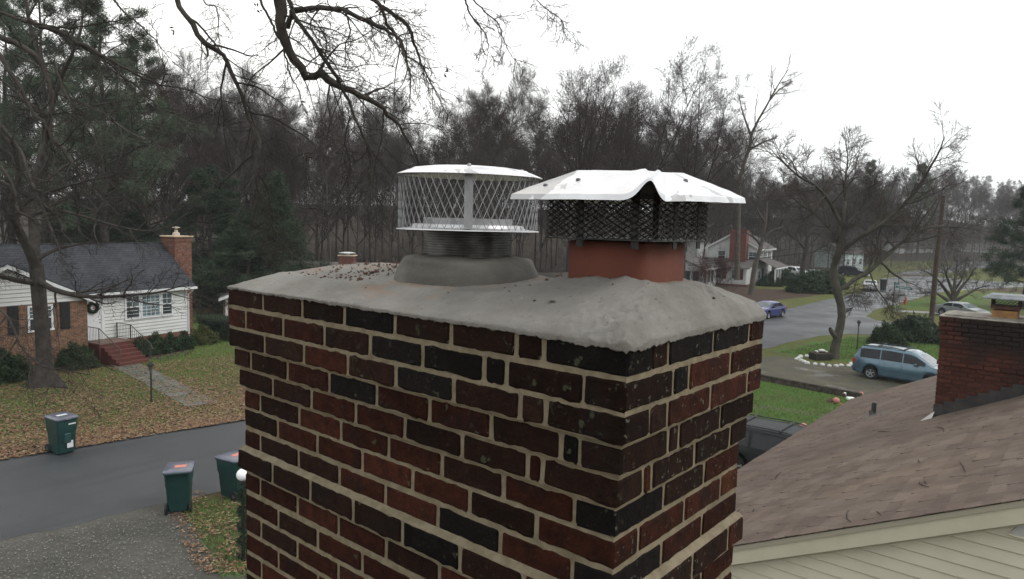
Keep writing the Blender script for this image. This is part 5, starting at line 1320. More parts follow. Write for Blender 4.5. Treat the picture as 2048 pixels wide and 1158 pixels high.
        # shut lines
        for xd in [s_[0]-.04 for s_ in sides]+([sides[-1][1]+.03] if sides else []):
            P_ = [S(xd, k) for k in (2.2, 3, 3.9)]
            MB().tube([(p.x, sgn*(p.y+.001), p.z) for p in P_], .007, 4).part('shut_line', CHR, t)
        if rails:
            P_ = [S(x, 6) for x in np.linspace(rails[0], rails[1], 9)]
            b = MB().tube([(p.x, sgn*p.y*.98, p.z+(.012 if q in (0, 8) else .055)) for q, p in enumerate(P_)], .02, 6); b.part('roof_rail', CHR, t)
    if cross:
        for x in cross:
            p = S(x, 6); MB().tube([(x, -p.y, p.z+.06), (x, p.y, p.z+.06)], .028, 6).part('roof_bar', CHR, t)
    zf = topz(L/2-.03)
    MB().bbox(-L/2-.05, -L/2+.05, -Wd/2*.82, Wd/2*.82, clear+.13, clear+.36, .03).part('rear_bumper', pnt, t); MB().bbox(L/2-.06, L/2+.04, -Wd/2*.80, Wd/2*.80, clear+.05, clear+.30, .03).part('front_bumper', pnt, t)
    if grille: MB().bbox(L/2-.05, L/2+.012, -.4, .4, zf-.25, zf-.12, .01).part('grille', CHR, t)
    MB().box(-L/2-.06, -L/2-.05, -.26, .26, clear+.38, clear+.52).part('number_plate', PLT, t); MB().box(L/2+.04, L/2+.05, -.26, .26, clear+.12, clear+.25).part('number_plate', PLT, t)
    MB().box(-L/2+.3, L/2-.3, -Wd/2+.25, Wd/2-.25, clear-.02, clear+.25).part('underbody', CHR, t)
    return t
VAN = [(-2.37, .95), (-2.34, 1.08), (-2.05, 1.64), (-1.85, 1.72), (-.6, 1.755), (.35, 1.70), (.62, 1.62), (1.42, 1.10), (1.9, 1.0), (2.25, .86), (2.37, .72)]
wa, wb = G(1740, 758), G(1866, 779)
vd = (wb-wa).normalized(); 
vrz = math.atan2(vd.y, vd.x)
vc = wa+vd*1.42+Vector((-vd.y, vd.x, 0))*.85
BLU = paint('ice blue metallic', (.070, .135, .180), .22, .5, 1.)
car('pale metallic blue minivan with roof rails parked on the muddy drive', vc, vrz, VAN, 4.75, 1.83, 1.02, .22, (-1.42, 1.42), .325, BLU, 'minivan', 'parked_minivan', ((-2.0, -1.02), (-.97, .05), (.10, 1.12)), (1.46, .72), (-2.30, -2.08), None, (-1.9, .1), None, True, (.05, -1.2), True)
# black van below the roof edge
p1 = G(1485, 948); bvd = Vector((math.sin(math.radians(12)), math.cos(math.radians(12)), 0))
SUV = [(-2.45, 1.0), (-2.42, 1.2), (-2.25, 1.78), (-2.0, 1.86), (-.5, 1.90), (.3, 1.86), (.6, 1.76), (1.25, 1.16), (1.9, 1.08), (2.35, .98), (2.45, .8)]
BLKP = paint('black car paint', (.006, .008, .0095), .42, .0, .0); BLKP.node_tree.nodes['Principled BSDF'].inputs['Specular IOR Level'].default_value = .28
bp_ = D(1545, 868, 19.6); bv_d = (G(1680, 925)-G(1480, 850)); bva = math.radians(46)
car('black van with roof bars parked below the brown roof edge', Vector((-6.0, 20.35, 0)), 0, [(x, z*.86) for x, z in SUV], 5.0, 1.9, .98, .22, (-1.5, 1.45), .35, BLKP, 'van', 'parked_van', ((-2.15, -1.15), (-1.05, .0), (.08, .95)), (1.28, .68), (-2.38, -2.28), None, (-2.0, .2), None, False, (-1.5, -.3), False)
SED = [(-2.2, .82), (-2.15, .98), (-1.55, 1.06), (-.95, 1.36), (-.5, 1.42), (.15, 1.40), (.45, 1.32), (1.05, .98), (1.8, .86), (2.12, .72), (2.2, .55)]
q0, q1 = G(1520, 641), G(1562, 630)
car('dark blue car parked facing us on the far side of the street', (q0+q1)/2+Vector((-.5, .3, 0)), math.radians(-97), SED, 4.35, 1.75, .94, .18, (-1.3, 1.28), .31, paint('royal blue', (.014, .022, .135), .25, .2), 'car', 'parked_car', ((-1.25, -.4), (-.33, .62)), (1.06, .46), (-1.5, -1.0), None, False, None, False, None, True)
car('silver sedan driving away on the wet street beyond the street tree', G(1737, 582)+Vector((-.3, 2, 0)), math.radians(103), SED, 4.5, 1.8, .95, .18, (-1.32, 1.32), .32, paint('silver grey', (.28, .29, .30), .3, .5), 'car', 'moving_car', ((-1.25, -.4), (-.33, .62)), (1.06, .46), (-1.5, -1.0), None, False, None, False, None, True)
car('white minivan parked nose out beside the two storey house', G(1592, 553), math.radians(-35), VAN, 4.9, 1.9, 1.05, .22, (-1.45, 1.45), .33, paint('white paint', (.55, .56, .57), .3, 0), 'minivan', 'parked_minivan', ((-2.0, -1.02), (-.97, .05), (.10, 1.12)), (1.46, .72), (-2.30, -2.08))
car('white sedan parked on the drive behind the dark evergreen bushes', G(1633, 556), math.radians(-25), SED, 4.5, 1.8, .95, .18, (-1.32, 1.32), .32, paint('white car paint', (.55, .57, .58), .3, 0), 'car', 'parked_car', ((-1.25, -.4), (-.33, .62)), (1.06, .46), (-1.5, -1.0))
car('dark suv parked on the grass verge beyond the street tree trunk', G(1708, 553), math.radians(-12), SUV, 5.2, 2.0, 1.12, .25, (-1.5, 1.5), .38, paint('dark suv paint', (.012, .014, .018), .2, .2), 'suv', 'parked_suv', ((-2.15, -1.15), (-1.05, .0), (.08, .95)), (1.28, .68), (-2.38, -2.28))
car('red pickup sized car parked in front of the pale teal house', G(1715, 521), math.radians(-15), SED, 6.6, 2.0, 1.1, .25, (-1.9, 1.9), .36, paint('red car paint', (.30, .02, .03), .3, .1), 'car', 'parked_car', ((-1.25, -.4), (-.33, .62)), (1.06, .46), (-1.5, -1.0))
car('distant blue car by the pale house left of the utility pole', G(1846, 507), math.radians(-5), SED, 6, 1.9, 1.0, .2, (-1.7, 1.7), .36, paint('dull blue', (.05, .08, .2), .3, .1), 'car', 'parked_car', ((-1.25, -.4), (-.33, .62)), (1.06, .46), (-1.5, -1.0))
car('pale car parked behind the bare ornamental tree beyond the right chimney', G(1922, 634), math.radians(-25), SED, 4.6, 1.8, .95, .18, (-1.32, 1.32), .32, paint('pale silver', (.20, .22, .22), .35, .3), 'car', 'parked_car', ((-1.25, -.4), (-.33, .62)), (1.06, .46), (-1.5, -1.0), None, False, None, False, None, True)
# ================================================================== TREES
def bark(name, a, b, sc=3.): 
    m = NT(name); c = m.mix(m.ramp(m.noise(sc, 6, .7), .35, .65), a, b); m.bump(m.noise(14, 5, .7), .7, .03); return m.set(c, .92, 0, .15)
BK = bark('grey brown bark', (.060, .050, .043), (.10, .086, .075)); BKD = bark('dark wet bark', (.032, .028, .024), (.060, .053, .046))
BKO = bark('mossy grey bark', (.038, .038, .028), (.070, .064, .052), 2.2); TWG = mat('brown twigs', (.078, .062, .055), (.054, .044, .040), .8, .9, 0, .1)
TWR = mat('reddish budding twigs', (.062, .042, .043), (.046, .035, .036), .8, .9, 0, .1); TWD = mat('near dark twigs', (.028, .024, .022), (.046, .040, .036), 2, .9, 0, .1)
TWH = mat('grey twigs', (.105, .096, .089), (.076, .069, .064), .8, .9, 0, .1)  # paler twig colour, part of the distance haze over the far woods painted in
def unit(v): return v/np.maximum(np.linalg.norm(v, axis=-1, keepdims=True), 1e-9)
def resample(pts, rad, n):
    P = np.array(pts, float); s = np.concatenate([[0], np.cumsum(np.linalg.norm(np.diff(P, axis=0), axis=1))]); q = np.linspace(0, s[-1], n)
    return np.stack([np.interp(q, s, P[:, k]) for k in range(3)], 1), np.interp(q, s, np.array(rad, float))
def smooth_line(pts, rad, n):
    """Catmull-Rom through pts"""
    P = [Vector(p) for p in pts]; o = []; r = []
    for i in range(len(P)-1):
        a, b, c, d = P[max(i-1, 0)], P[i], P[i+1], P[min(i+2, len(P)-1)]
        for k in range(6):
            t = k/6; o.append(tuple(.5*((2*b)+(c-a)*t+(2*a-5*b+4*c-d)*t*t+(3*b-a-3*c+d)*t**3))); r.append(rad[i]+(rad[i+1]-rad[i])*t)
    o.append(tuple(P[-1])); r.append(rad[-1])
    return resample(o, r, n)
def spawn(P, R, k, t0, t1, ang, asd, lf, npts, wob, trop, rf, rg, lmin=.0, taper=.85, lcap=None, trd=(0, 0, 1), shrink=.55):
    N, n, _ = P.shape; seg = np.linalg.norm(np.diff(P, axis=1), axis=2); L = seg.sum(1)
    t = t0+(t1-t0)*((np.arange(k)[None]+rg.uniform(0, 1, (N, k)))/k)
    f = t*(n-1); i = np.minimum(f.astype(int), n-2); w = (f-i)[..., None]; r_ = np.arange(N)[:, None]
    base = P[r_, i]*(1-w)+P[r_, i+1]*w; tan = unit(P[r_, i+1]-P[r_, i]); rad = R[r_, i]*(1-w[..., 0])+R[r_, i+1]*w[..., 0]
    ref = np.where(np.abs(tan[..., 2:3]) < .9, np.array([0, 0, 1.]), np.array([1., 0, 0])); u = unit(np.cross(tan, ref)); v = np.cross(tan, u)
    az = (np.arange(k)[None]*2.4+rg.uniform(0, 6.28, (N, 1))+rg.normal(0, .5, (N, k)))[..., None]; a = np.radians(ang+asd*rg.normal(0, 1, (N, k)))[..., None]
    d = np.cos(a)*tan+np.sin(a)*(np.cos(az)*u+np.sin(az)*v)
    ln = np.maximum(lmin, L[:, None]*lf*(1-shrink*(t-t0)/(max(t1-t0, .01)))*rg.uniform(.65, 1.3, (N, k)))
    if lcap: ln = np.minimum(ln, lcap)
    M = N*k; d = d.reshape(M, 3); b = base.reshape(M, 3); ln = ln.reshape(M); rad = rad.reshape(M)
    O = np.zeros((M, npts, 3)); O[:, 0] = b
    for j in range(1, npts):
        d = unit(d+rg.normal(0, wob, (M, 3))+np.array(trd)*trop); O[:, j] = O[:, j-1]+d*(ln/(npts-1))[:, None]
    r0 = np.minimum(rad*.8, rf*ln); s = np.linspace(0, 1, npts)[None]
    return O, r0[:, None]*(1-taper*s)
def tubes(P, R, k):
    N, n, _ = P.shape; t = np.gradient(P, axis=1); t = unit(t)
    ref = np.eye(3)[np.abs(t).max(1).argmin(1)][:, None]; u = unit(np.cross(t, np.broadcast_to(ref, t.shape))); v = np.cross(t, u)
    a = np.arange(k)*2*np.pi/k
    V = P[:, :, None]+R[:, :, None, None]*(np.cos(a)[None, None, :, None]*u[:, :, None]+np.sin(a)[None, None, :, None]*v[:, :, None])
    j = np.arange(n-1)[:, None]*k; q = np.arange(k)[None]; q2 = (q+1) % k
    f = np.stack([j+q, j+q2, j+k+q2, j+k+q], -1).reshape(-1, 4); F = (f[None]+(np.arange(N)*n*k)[:, None, None]).reshape(-1, 4)
    return V.reshape(-1, 3), F
def joinm(name, parts, mtl, smooth=True):
    Vs, Fs, o = [], [], 0
    for P, R, k in parts:
        V, F = tubes(P, R, k); Vs.append(V); Fs.append(F+o); o += len(V)
    return npmesh(name, np.concatenate(Vs), np.concatenate(Fs), mtl, smooth)
def line(p, r, n): 
    a, b = smooth_line(p, r, n); return a[None], b[None]
def stack(ls):
    return np.concatenate([a for a, _ in ls]), np.concatenate([b for _, b in ls])
def wood_tree(seed, H, r0, lean=0., fork=None, limbs=15, sub=(7, 7, 5), t0=.35, up=.10, ang=48, lf=.34, tw=.013, twm=TWG, bk=BK, bud=False, low=True):
    rg = np.random.default_rng(seed); n = 14
    z = np.linspace(0, 1, n); wx = np.cumsum(rg.normal(0, .02*H, n))*z*.35+lean*H*z**1.5; wy = np.cumsum(rg.normal(0, .02*H, n))*z*.35
    tr = np.stack([wx, wy, z*H], 1)[None]; rr = (r0*(1-.9*z**.8)*(1+.6*np.exp(-z*40)))[None]
    base = [(tr, rr, 9)]; P0, R0 = tr, rr
    if fork:
        k, ft, fa, fl = fork; ff = ft*(n-1); 
        P0, R0 = spawn(tr, rr, k, ft, min(.95, ft+.22), fa, 6, fl, 12, .045, .03, .03, rg, 0, .88, None, (0, 0, 1), .2); base.append((P0, R0, 7))
        P0 = np.concatenate([P0, np.stack([np.interp(np.linspace(0, 1, 12), z, tr[0, :, c]) for c in range(3)], 1)[None]]); R0 = np.concatenate([R0, np.interp(np.linspace(0, 1, 12), z, rr[0])[None]])
        limbs = max(5, int(limbs*1.6/k))
    P1, R1 = spawn(P0, R0, limbs, t0, .97, ang*.85, 10, lf*1.1, 9, .07, up, .016, rg)
    P2, R2 = spawn(P1, R1, sub[0], .15, 1., 34, 10, .52, 6, .08, up*.7, .013, rg, .8)
    P3, R3 = spawn(P2, R2, sub[1], .15, 1., 32, 11, .58, 4, .08, up*.6, .012, rg, .6); R3 = np.maximum(R3, tw*.55)
    P4, R4 = spawn(P3, R3, sub[2], .15, 1., 30, 11, .62, 3, .08, up*.6, .012, rg, .45); R4 = np.maximum(R4, tw*.34)
    trunk = joinm('trunk', base+[(P1, R1, 6)], bk); cr = [(P2, R2, 5), (P3, R3, 3), (P4, R4, 3)]
    if bud:
        e = P4[:, -1]; m = len(e); Q = np.stack([e-.02, e+rg.normal(0, .03, (m, 3)), e+rg.normal(0, .03, (m, 3))+np.array([0, 0, .08])], 1); cr.append((Q, np.broadcast_to(np.array([.010, .020, .004]), (m, 3)), 3))
    return trunk, joinm('crown', cr, twm, False)
def plant(pr, name, label, loc, rzv, s, group=None, cat='tree'):
    t = thing(name, label, cat, loc, rzv, group); t.scale = (s[0], s[0], s[1]) if isinstance(s, tuple) else (s,)*3
    link('trunk', pr[0], t); link('crown', pr[1], t); return t
def at0(x, dep): q = D(x, 450, dep); return Vector((q.x, q.y, hill(x, dep)))
def hill(x, d):
    H_ = float(np.interp(x, [-400, 300, 1300, 1500, 1680, 1780, 1880, 1960, 2050, 2200, 2600], [11, 13, 13, 13, 15, 17, 16.5, 13.5, 11, 9, 7])); d0 = float(np.interp(x, [300, 1350, 1500, 1750], [120, 125, 150, 205])); d1 = float(np.interp(x, [300, 1350, 1750], [210, 210, 320]))
    t = min(1, max(0, (d-d0)/(d1-d0))); return H_*t*t*(3-2*t)
hv = []; hX = np.linspace(-500, 2700, 81); hD = np.linspace(115, 420, 24)
for dd_ in hD:
    for xx_ in hX: q = at0(xx_, dd_); hv.append((q.x, q.y, q.z-.6+noise.noise(q*.05)*.4 if q.z > .3 else q.z-.6))
tag(link('wooded_hill', npmesh('wooded_hill', hv, [(j*81+i, j*81+i+1, (j+1)*81+i+1, (j+1)*81+i) for j in range(23) for i in range(80)], WFL, True)), kind='structure')
WA = [wood_tree(21, 21, .18, .0, None, 22, (7, 7, 6), .25, .05, 58, .27), wood_tree(22, 20, .16, .04, (2, .4, 16, .6), 22, (7, 7, 6), .25, .06, 52, .28), wood_tree(23, 19, .19, -.03, (3, .25, 26, .72), 20, (7, 7, 6), .22, .05, 50, .28), wood_tree(24, 20, .16, .02, (4, .2, 22, .76), 20, (7, 7, 6), .2, .05, 48, .28, .013, TWR), wood_tree(25, 22, .16, .0, (2, .5, 18, .5), 20, (7, 7, 6), .35, .04, 58, .25, .013, TWH)]
MP = [wood_tree(31, 19, .24, .02, (7, .24, 33, .80), 30, (6, 6, 5), .35, .02, 44, .30, .012, TWR, BKD, True), wood_tree(32, 18, .22, -.02, (8, .28, 38, .78), 30, (6, 6, 5), .35, .02, 44, .30, .012, TWR, BKD, True)]
rw = random.Random(77)
def woods(n, x0, x1, d0, d1, label, group, s0, s1, pro, name='bare_tree', hfn=None):
    for k in range(n):
        x = x0+(x1-x0)*((k+rw.random())/n); d = d0+(d1-d0)*((k*.618) % 1*.8+rw.random()*.2)
        s = rw.uniform(s0, s1)*(hfn(x, d) if hfn else 1)
        plant(rw.choice(pro), name, label, at0(x, d), rw.uniform(0, 6.28), (s, s*rw.uniform(.92, 1.08)), group)
woods(18, -80, 420, 57, 92, 'bare tree in the dark woods behind the white siding house', 'woods behind the white siding house', .8, 1.1, WA[:4])
woods(30, 400, 1000, 72, 100, 'bare tree in the dense woods behind the round chimney cap and the low grey roof', 'woods beyond the foreground chimney', .72, .95, WA)
woods(46, 380, 1480, 100, 150, 'slender bare tree deep in the brown woods along the skyline behind both chimney caps', 'deep woods along the skyline', 1.0, 1.3, WA)
woods(26, 950, 1450, 96, 120, 'bare tree in the brown woods behind the square chimney cap', 'woods behind the square chimney cap', .75, 1.0, WA)
woods(60, 1380, 1760, 128, 200, 'bare tree on the brown wooded rise behind the white two storey house', 'woods behind the two storey house', .7, .9, WA)
woods(110, 1640, 2160, 205, 330, 'hazy bare tree on the far grey wooded hill at the right', 'far grey woods at right', .75, 1.0, WA)
woods(16, 1780, 2120, 165, 205, 'bare grey tree lining the far street at the right', 'trees along the far street', .45, .6, WA)
woods(60, 300, 1480, 150, 230, 'bare tree on rising ground at the back of the woods behind the chimney caps', 'back rows of the brown woods', .7, .95, WA)
# named trees standing out of the woods
plant(MP[0], 'budding_tree', 'broad budding tree with dense reddish twigs at skyline centre, left of the lower twin', at0(1150, 68), .4, 1.12, 'budding trees in the centre')
plant(MP[1], 'budding_tree', 'rounded budding tree with several upright leaders directly above the square cap lid', at0(1262, 70), 2.1, 1.14, 'budding trees in the centre')
plant(MP[0], 'budding_tree', 'lower budding tree sloping right from the square cap lid toward the tall leaning tree', at0(1372, 76), 3.9, 1.08, 'budding trees in the centre')
plant(WA[1], 'bare_tree', 'pale slim bare tree rising alone above the round chimney cap', at0(975, 74), 1., 1.02)
plant(WA[2], 'bare_tree', 'spreading bare tree between the yard pine and the hanging limb at the skyline', at0(345, 62), 2., .93)
plant(WA[4], 'bare_tree', 'tall bare tree behind the hanging limb at upper left centre', at0(470, 68), .3, .95)
plant(WA[1], 'bare_tree', 'bare grey tree just right of the hanging limb at skyline', at0(560, 80), .3, .95)
# leaning tall tree right of the square cap
def traced(name, label, dep, lines, levels, bk, twm, sides=8, cat='tree', jit=1.0, seed=1, group=None):
    """lines: list of (pts [(x, y, ddepth)], radii in metres, sub-branch count)"""
    rg = np.random.default_rng(seed); base = None; ls = []
    bare = []
    for ln_ in lines:
        pts, rad = ln_[:2]
        if len(ln_) > 2: bare.append(line([D(p[0], p[1], dep+(p[2] if len(p) > 2 else 0)) for p in pts], rad, 8)); continue
        W_ = [D(p[0], p[1], dep+(p[2] if len(p) > 2 else 0)) for p in pts]; ls.append(line(W_, rad, 16))
    P0, R0 = stack(ls); o = Vector(P0[0, 0]); o.z = 0
    t = thing(name, label, cat, o, 0, group); P0 = P0-np.array(o)
    parts = [(P0, R0, sides)]+[(a-np.array(o), b, 7) for a, b in bare]; cr = []; P, R = P0, R0
    for i, lv in enumerate(levels):
        if i == 0:
            Ls = np.linalg.norm(np.diff(P, axis=1), axis=2).sum(1); oP, oR = [], []
            for q in range(len(P)):
                kq = max(3, int(round(lv[0]*min(1, Ls[q]/(.55*Ls.max()))))); a, b = spawn(P[q:q+1], R[q:q+1], kq, *lv[1:10], rg, lv[10]*.6, lv[11] if len(lv) > 11 else .85, lv[12] if len(lv) > 12 else None); oP.append(a); oR.append(b)
            P, R = np.concatenate(oP), np.concatenate(oR); (parts if len(levels) > 2 else cr).append((P, R, 5)); continue
        P, R = spawn(P, R, *lv[:10], rg, lv[10], lv[11] if len(lv) > 11 else .85, lv[12] if len(lv) > 12 else None, lv[13] if len(lv) > 13 else (0, 0, 1))
        if len(lv) > 14: R = np.maximum(R, lv[14])
        (parts if i == 0 and len(levels) > 2 else cr).append((P, R, 5 if i == 0 else 3))
    link('trunk', joinm('trunk', parts, bk), t); link('crown', joinm('crown', cr, twm, False), t)
    return t
traced('leaning_tree', 'tall thin bare tree leaning right above the brick chimney of the two storey house', 78,
 [([(1474, 560), (1476, 470), (1478, 400), (1482, 345), (1497, 303), (1506, 260), (1528, 221), (1554, 173), (1578, 137)], [.33, .28, .25, .22, .19, .15, .11, .07, .03]),
  ([(1503, 275), (1494, 250), (1484, 220, 1), (1478, 190, 2)], [.16, .12, .08, .03]), ([(1499, 300), (1525, 285, -1), (1552, 276, -2)], [.14, .1, .04]), ([(1540, 200), (1560, 178, 1), (1580, 168, 2)], [.09, .06, .03])],
 [(20, .35, 1., 45, 12, .20, 7, .12, .06, .016, .8, .85, 5.), (9, .15, 1., 40, 12, .45, 5, .14, .08, .016, .35, .85, None, (0, 0, 1), .012), (6, .1, 1., 38, 12, .5, 3, .15, .08, .015, .25, .85, None, (0, 0, 1), .008)], BK, TWG, seed=5)
# forked tree by the street
F = 42.6/FPX
traced('street_tree', 'large forked bare tree with mossy bending trunk beside the muddy drive', 42.6,
 [([(1667, 722), (1669, 700), (1676, 670), (1683, 640), (1682, 612), (1675, 585), (1671, 566)], [.36, .27, .25, .235, .23, .25, .24], 'bare'),
  ([(1671, 572), (1668, 550), (1668, 532), (1675, 512), (1680, 490), (1685, 450)], [.23, .21, .20, .20, .19, .16]),
  ([(1685, 455), (1670, 425), (1653, 395, -1), (1630, 370, -1.5), (1601, 355, -2), (1572, 330, -3), (1549, 307, -4)], [.12, .11, .10, .08, .06, .045, .025]),
  ([(1682, 490), (1660, 458, 1), (1630, 428, 2), (1600, 408, 3), (1570, 382, 4)], [.10, .09, .075, .055, .03]),
  ([(1685, 452), (1688, 425), (1692, 395, 1), (1690, 360, 1), (1696, 320, 2), (1690, 280, 2.5)], [.10, .09, .075, .055, .04, .02]),
  ([(1687, 450), (1705, 436, 1), (1725, 415, 1.5), (1743, 385, 2), (1755, 350, 2.5)], [.09, .075, .06, .045, .025]),
  ([(1683, 505), (1705, 485), (1726, 471, -.5), (1760, 450, -1), (1790, 425, -1), (1815, 400, -1), (1838, 376, -1), (1858, 338, -1.5), (1878, 305, -2), (1888, 275, -2)], [.13, .125, .12, .115, .11, .10, .09, .07, .05, .025]),
  ([(1675, 580), (1690, 574), (1712, 556, 1), (1735, 546, 1), (1769, 514, 1.5), (1800, 488, 2), (1830, 466, 2.5), (1862, 455, 3), (1892, 452, 3.5), (1925, 462, 4)], [.15, .14, .13, .13, .12, .11, .09, .075, .05, .02]),
  ([(1730, 470), (1755, 445, 1), (1790, 440, 2), (1815, 455, 2.5)], [.07, .06, .04, .02]), ([(1720, 480, -.5), (1735, 500, -1), (1748, 515, -1.5)], [.05, .035, .015]),
  ([(1740, 545, 1), (1752, 575, .5), (1770, 600, .3), (1782, 625, 0)], [.05, .045, .03, .012]), ([(1715, 556, 1), (1708, 585, .5), (1716, 612, .2)], [.035, .025, .01]),
  ([(1674, 676), (1667, 668, -.1), (1662, 661, -.2), (1660, 656, -.25)], [.20, .18, .14, .08], 'bare')],
 [(18, .22, 1., 46, 12, .40, 9, .11, .03, .016, 1.0, .85, 5.5), (10, .12, 1., 42, 12, .50, 6, .12, .02, .013, .5, .85, None, (0, 0, 1), .009), (8, .1, 1., 36, 12, .58, 4, .12, .02, .012, .4, .85, None, (0, 0, 1), .0065)], BKO, TWG, 10, seed=9)
traced('roadside_tree', 'bare tree standing in front of the white two storey house porch', 84,
 [([(1500, 602), (1504, 570), (1510, 530), (1517, 510), (1523, 488), (1528, 465), (1532, 430), (1535, 390)], [.4, .32, .30, .28, .25, .2, .15, .08]), ([(1522, 490), (1508, 475), (1492, 465)], [.2, .14, .05]), ([(1525, 480), (1545, 462), (1565, 455)], [.2, .14, .06]), ([(1530, 445), (1515, 420), (1505, 395)], [.16, .1, .04])],
 [(10, .4, 1., 46, 12, .3, 7, .12, .08, .02, .8, .85, 6.), (7, .15, 1., 42, 12, .42, 5, .14, .06, .016, .4, .85, None, (0, 0, 1), .012), (6, .1, 1., 38, 12, .5, 3, .15, .06, .015, .3, .85, None, (0, 0, 1), .009)], BK, TWG, seed=15)
traced('roadside_tree', 'bare dark tree with crooked arching top beside the white parked cars', 92,
 [([(1603, 577), (1604, 545), (1608, 520), (1611, 505), (1614, 480), (1616, 470), (1625, 465), (1645, 467)], [.42, .36, .33, .30, .26, .22, .16, .07]), ([(1612, 500), (1596, 482), (1580, 470), (1566, 462)], [.2, .14, .1, .04]), ([(1614, 478), (1612, 450), (1602, 420), (1600, 390)], [.2, .14, .08, .04])],
 [(10, .3, 1., 50, 12, .35, 7, .12, .08, .02, .8, .85, 6.), (6, .15, 1., 42, 12, .42, 5, .14, .06, .016, .4, .85, None, (0, 0, 1), .012), (6, .1, 1., 38, 12, .5, 3, .15, .06, .015, .3, .85, None, (0, 0, 1), .009)], BKD, TWG, seed=16)
# low ornamental tree with several stems
def ornamental():
    b = G(1906, 612); dep = (np.array(b)-CAM)@FW; L_ = []
    for pts, r in (([(1906, 612), (1907, 590), (1909, 570), (1912, 545), (1915, 520)], .30), ([(1905, 600), (1893, 583), (1880, 565), (1862, 548), (1840, 540)], .22), ([(1908, 596), (1922, 575), (1938, 556), (1950, 535)], .22), ([(1902, 606), (1882, 592), (1866, 585), (1840, 587)], .2), ([(1910, 602), (1932, 590), (1955, 577), (1980, 570)], .2), ([(1906, 585), (1896, 560), (1888, 535), (1884, 512)], .18), ([(1909, 580), (1925, 555), (1932, 525)], .17)):
        n = len(pts); L_.append(([(x, y, rw.uniform(-1, 1)*i*.6) for i, (x, y) in enumerate(pts)], [r*(1-.85*i/(n-1)) for i in range(n)]))
    traced('ornamental_tree', 'low bare ornamental tree with many spreading stems behind the right chimney', dep, L_, [(11, .3, 1., 40, 12, .4, 7, .14, .08, .02, .6), (7, .15, 1., 40, 12, .45, 5, .15, .05, .016, .35, .85, None, (0, 0, 1), .011), (6, .1, 1., 38, 12, .5, 3, .15, .05, .015, .25, .85, None, (0, 0, 1), .008)], BK, TWH, seed=21)
ornamental()
# big old tree in the left front yard
yb = G(88, 772); yd = float((np.array(yb)-CAM)@FW)
traced('yard_tree', 'thick old dark trunked tree standing in the leafy front yard before the white house', yd,
 [([(88, 774), (88, 752), (87, 700), (83, 650), (78, 600), (75, 560), (72, 530)], [.80, .42, .31, .30, .30, .31, .29], 'bare'),
  ([(88, 774), (115, 772, -.3), (135, 777, -.5)], [.3, .22, .05], 'bare'), ([(85, 774), (62, 770, .2), (45, 776, .3)], [.3, .2, .05], 'bare'),
  ([(73, 540), (60, 505, -.5), (42, 470, -1), (28, 440, -1.5), (22, 410, -2), (34, 370, -2.2), (38, 330, -2.5), (22, 290, -3), (-5, 260, -3.2)], [.22, .20, .18, .17, .15, .13, .11, .09, .06]),
  ([(74, 545), (70, 500, .5), (66, 450, 1), (64, 400, 1.2), (75, 340, 1.5), (92, 270, 2), (104, 215, 2.2), (95, 150, 2.5), (76, 100, 2.5), (55, 30, 3), (50, -40, 3)], [.23, .21, .19, .17, .16, .14, .12, .11, .10, .08, .06]),
  ([(70, 565), (40, 562, -1), (15, 556, -2), (-20, 545, -3)], [.13, .11, .10, .09]),
  ([(76, 560), (105, 578, -.5), (150, 590, -1), (200, 594, -1.5), (260, 590, -2), (320, 584, -2.5), (378, 566, -3)], [.15, .12, .10, .075, .055, .035, .015]),
  ([(72, 520), (110, 500, .5), (160, 488, 1), (190, 486, 1.3)], [.10, .07, .045, .02]), ([(100, 270, 2), (130, 300, 1), (160, 350, 0), (200, 395, -.5), (240, 430, -1)], [.09, .08, .06, .04, .02]),
  ([(30, 430, -1.5), (60, 400, -2), (110, 380, -3), (160, 365, -3.5), (230, 350, -4)], [.10, .08, .06, .045, .02]), ([(64, 430, 1), (100, 420, 0), (150, 428, -1), (210, 446, -2), (300, 462, -3), (370, 440, -3.5)], [.09, .075, .06, .045, .03, .012]),
  ([(98, 180, 2.3), (150, 200, 1), (200, 225, 0), (260, 265, -1), (330, 300, -2)], [.09, .075, .06, .04, .02]), ([(0, 250, -3), (40, 300, -3), (62, 360, -3.5), (95, 440, -4), (120, 500, -4.5)], [.08, .07, .055, .04, .02]),
  ([(-20, 600, -3), (20, 640, -4), (40, 690, -4.5), (80, 730, -5), (130, 740, -5.5), (190, 752, -6)], [.05, .045, .04, .032, .022, .01]), ([(104, 215, 2), (125, 150, 1.5), (150, 95, 1), (165, 40, 1), (160, -20, 1)], [.10, .085, .07, .055, .04]), ([(60, 40, 3), (100, 60, 2), (160, 90, 1), (230, 130, 0)], [.08, .06, .05, .02])],
 [(14, .15, 1., 46, 13, .34, 10, .15, .0, .018, .8, .85, 6.), (8, .12, 1., 42, 14, .42, 7, .19, -.01, .016, .4, .85, None, (0, 0, 1), .0075), (6, .1, 1., 38, 14, .5, 5, .19, -.01, .015, .28, .85, None, (0, 0, 1), .005)], BKD, TWD, 12, seed=33)
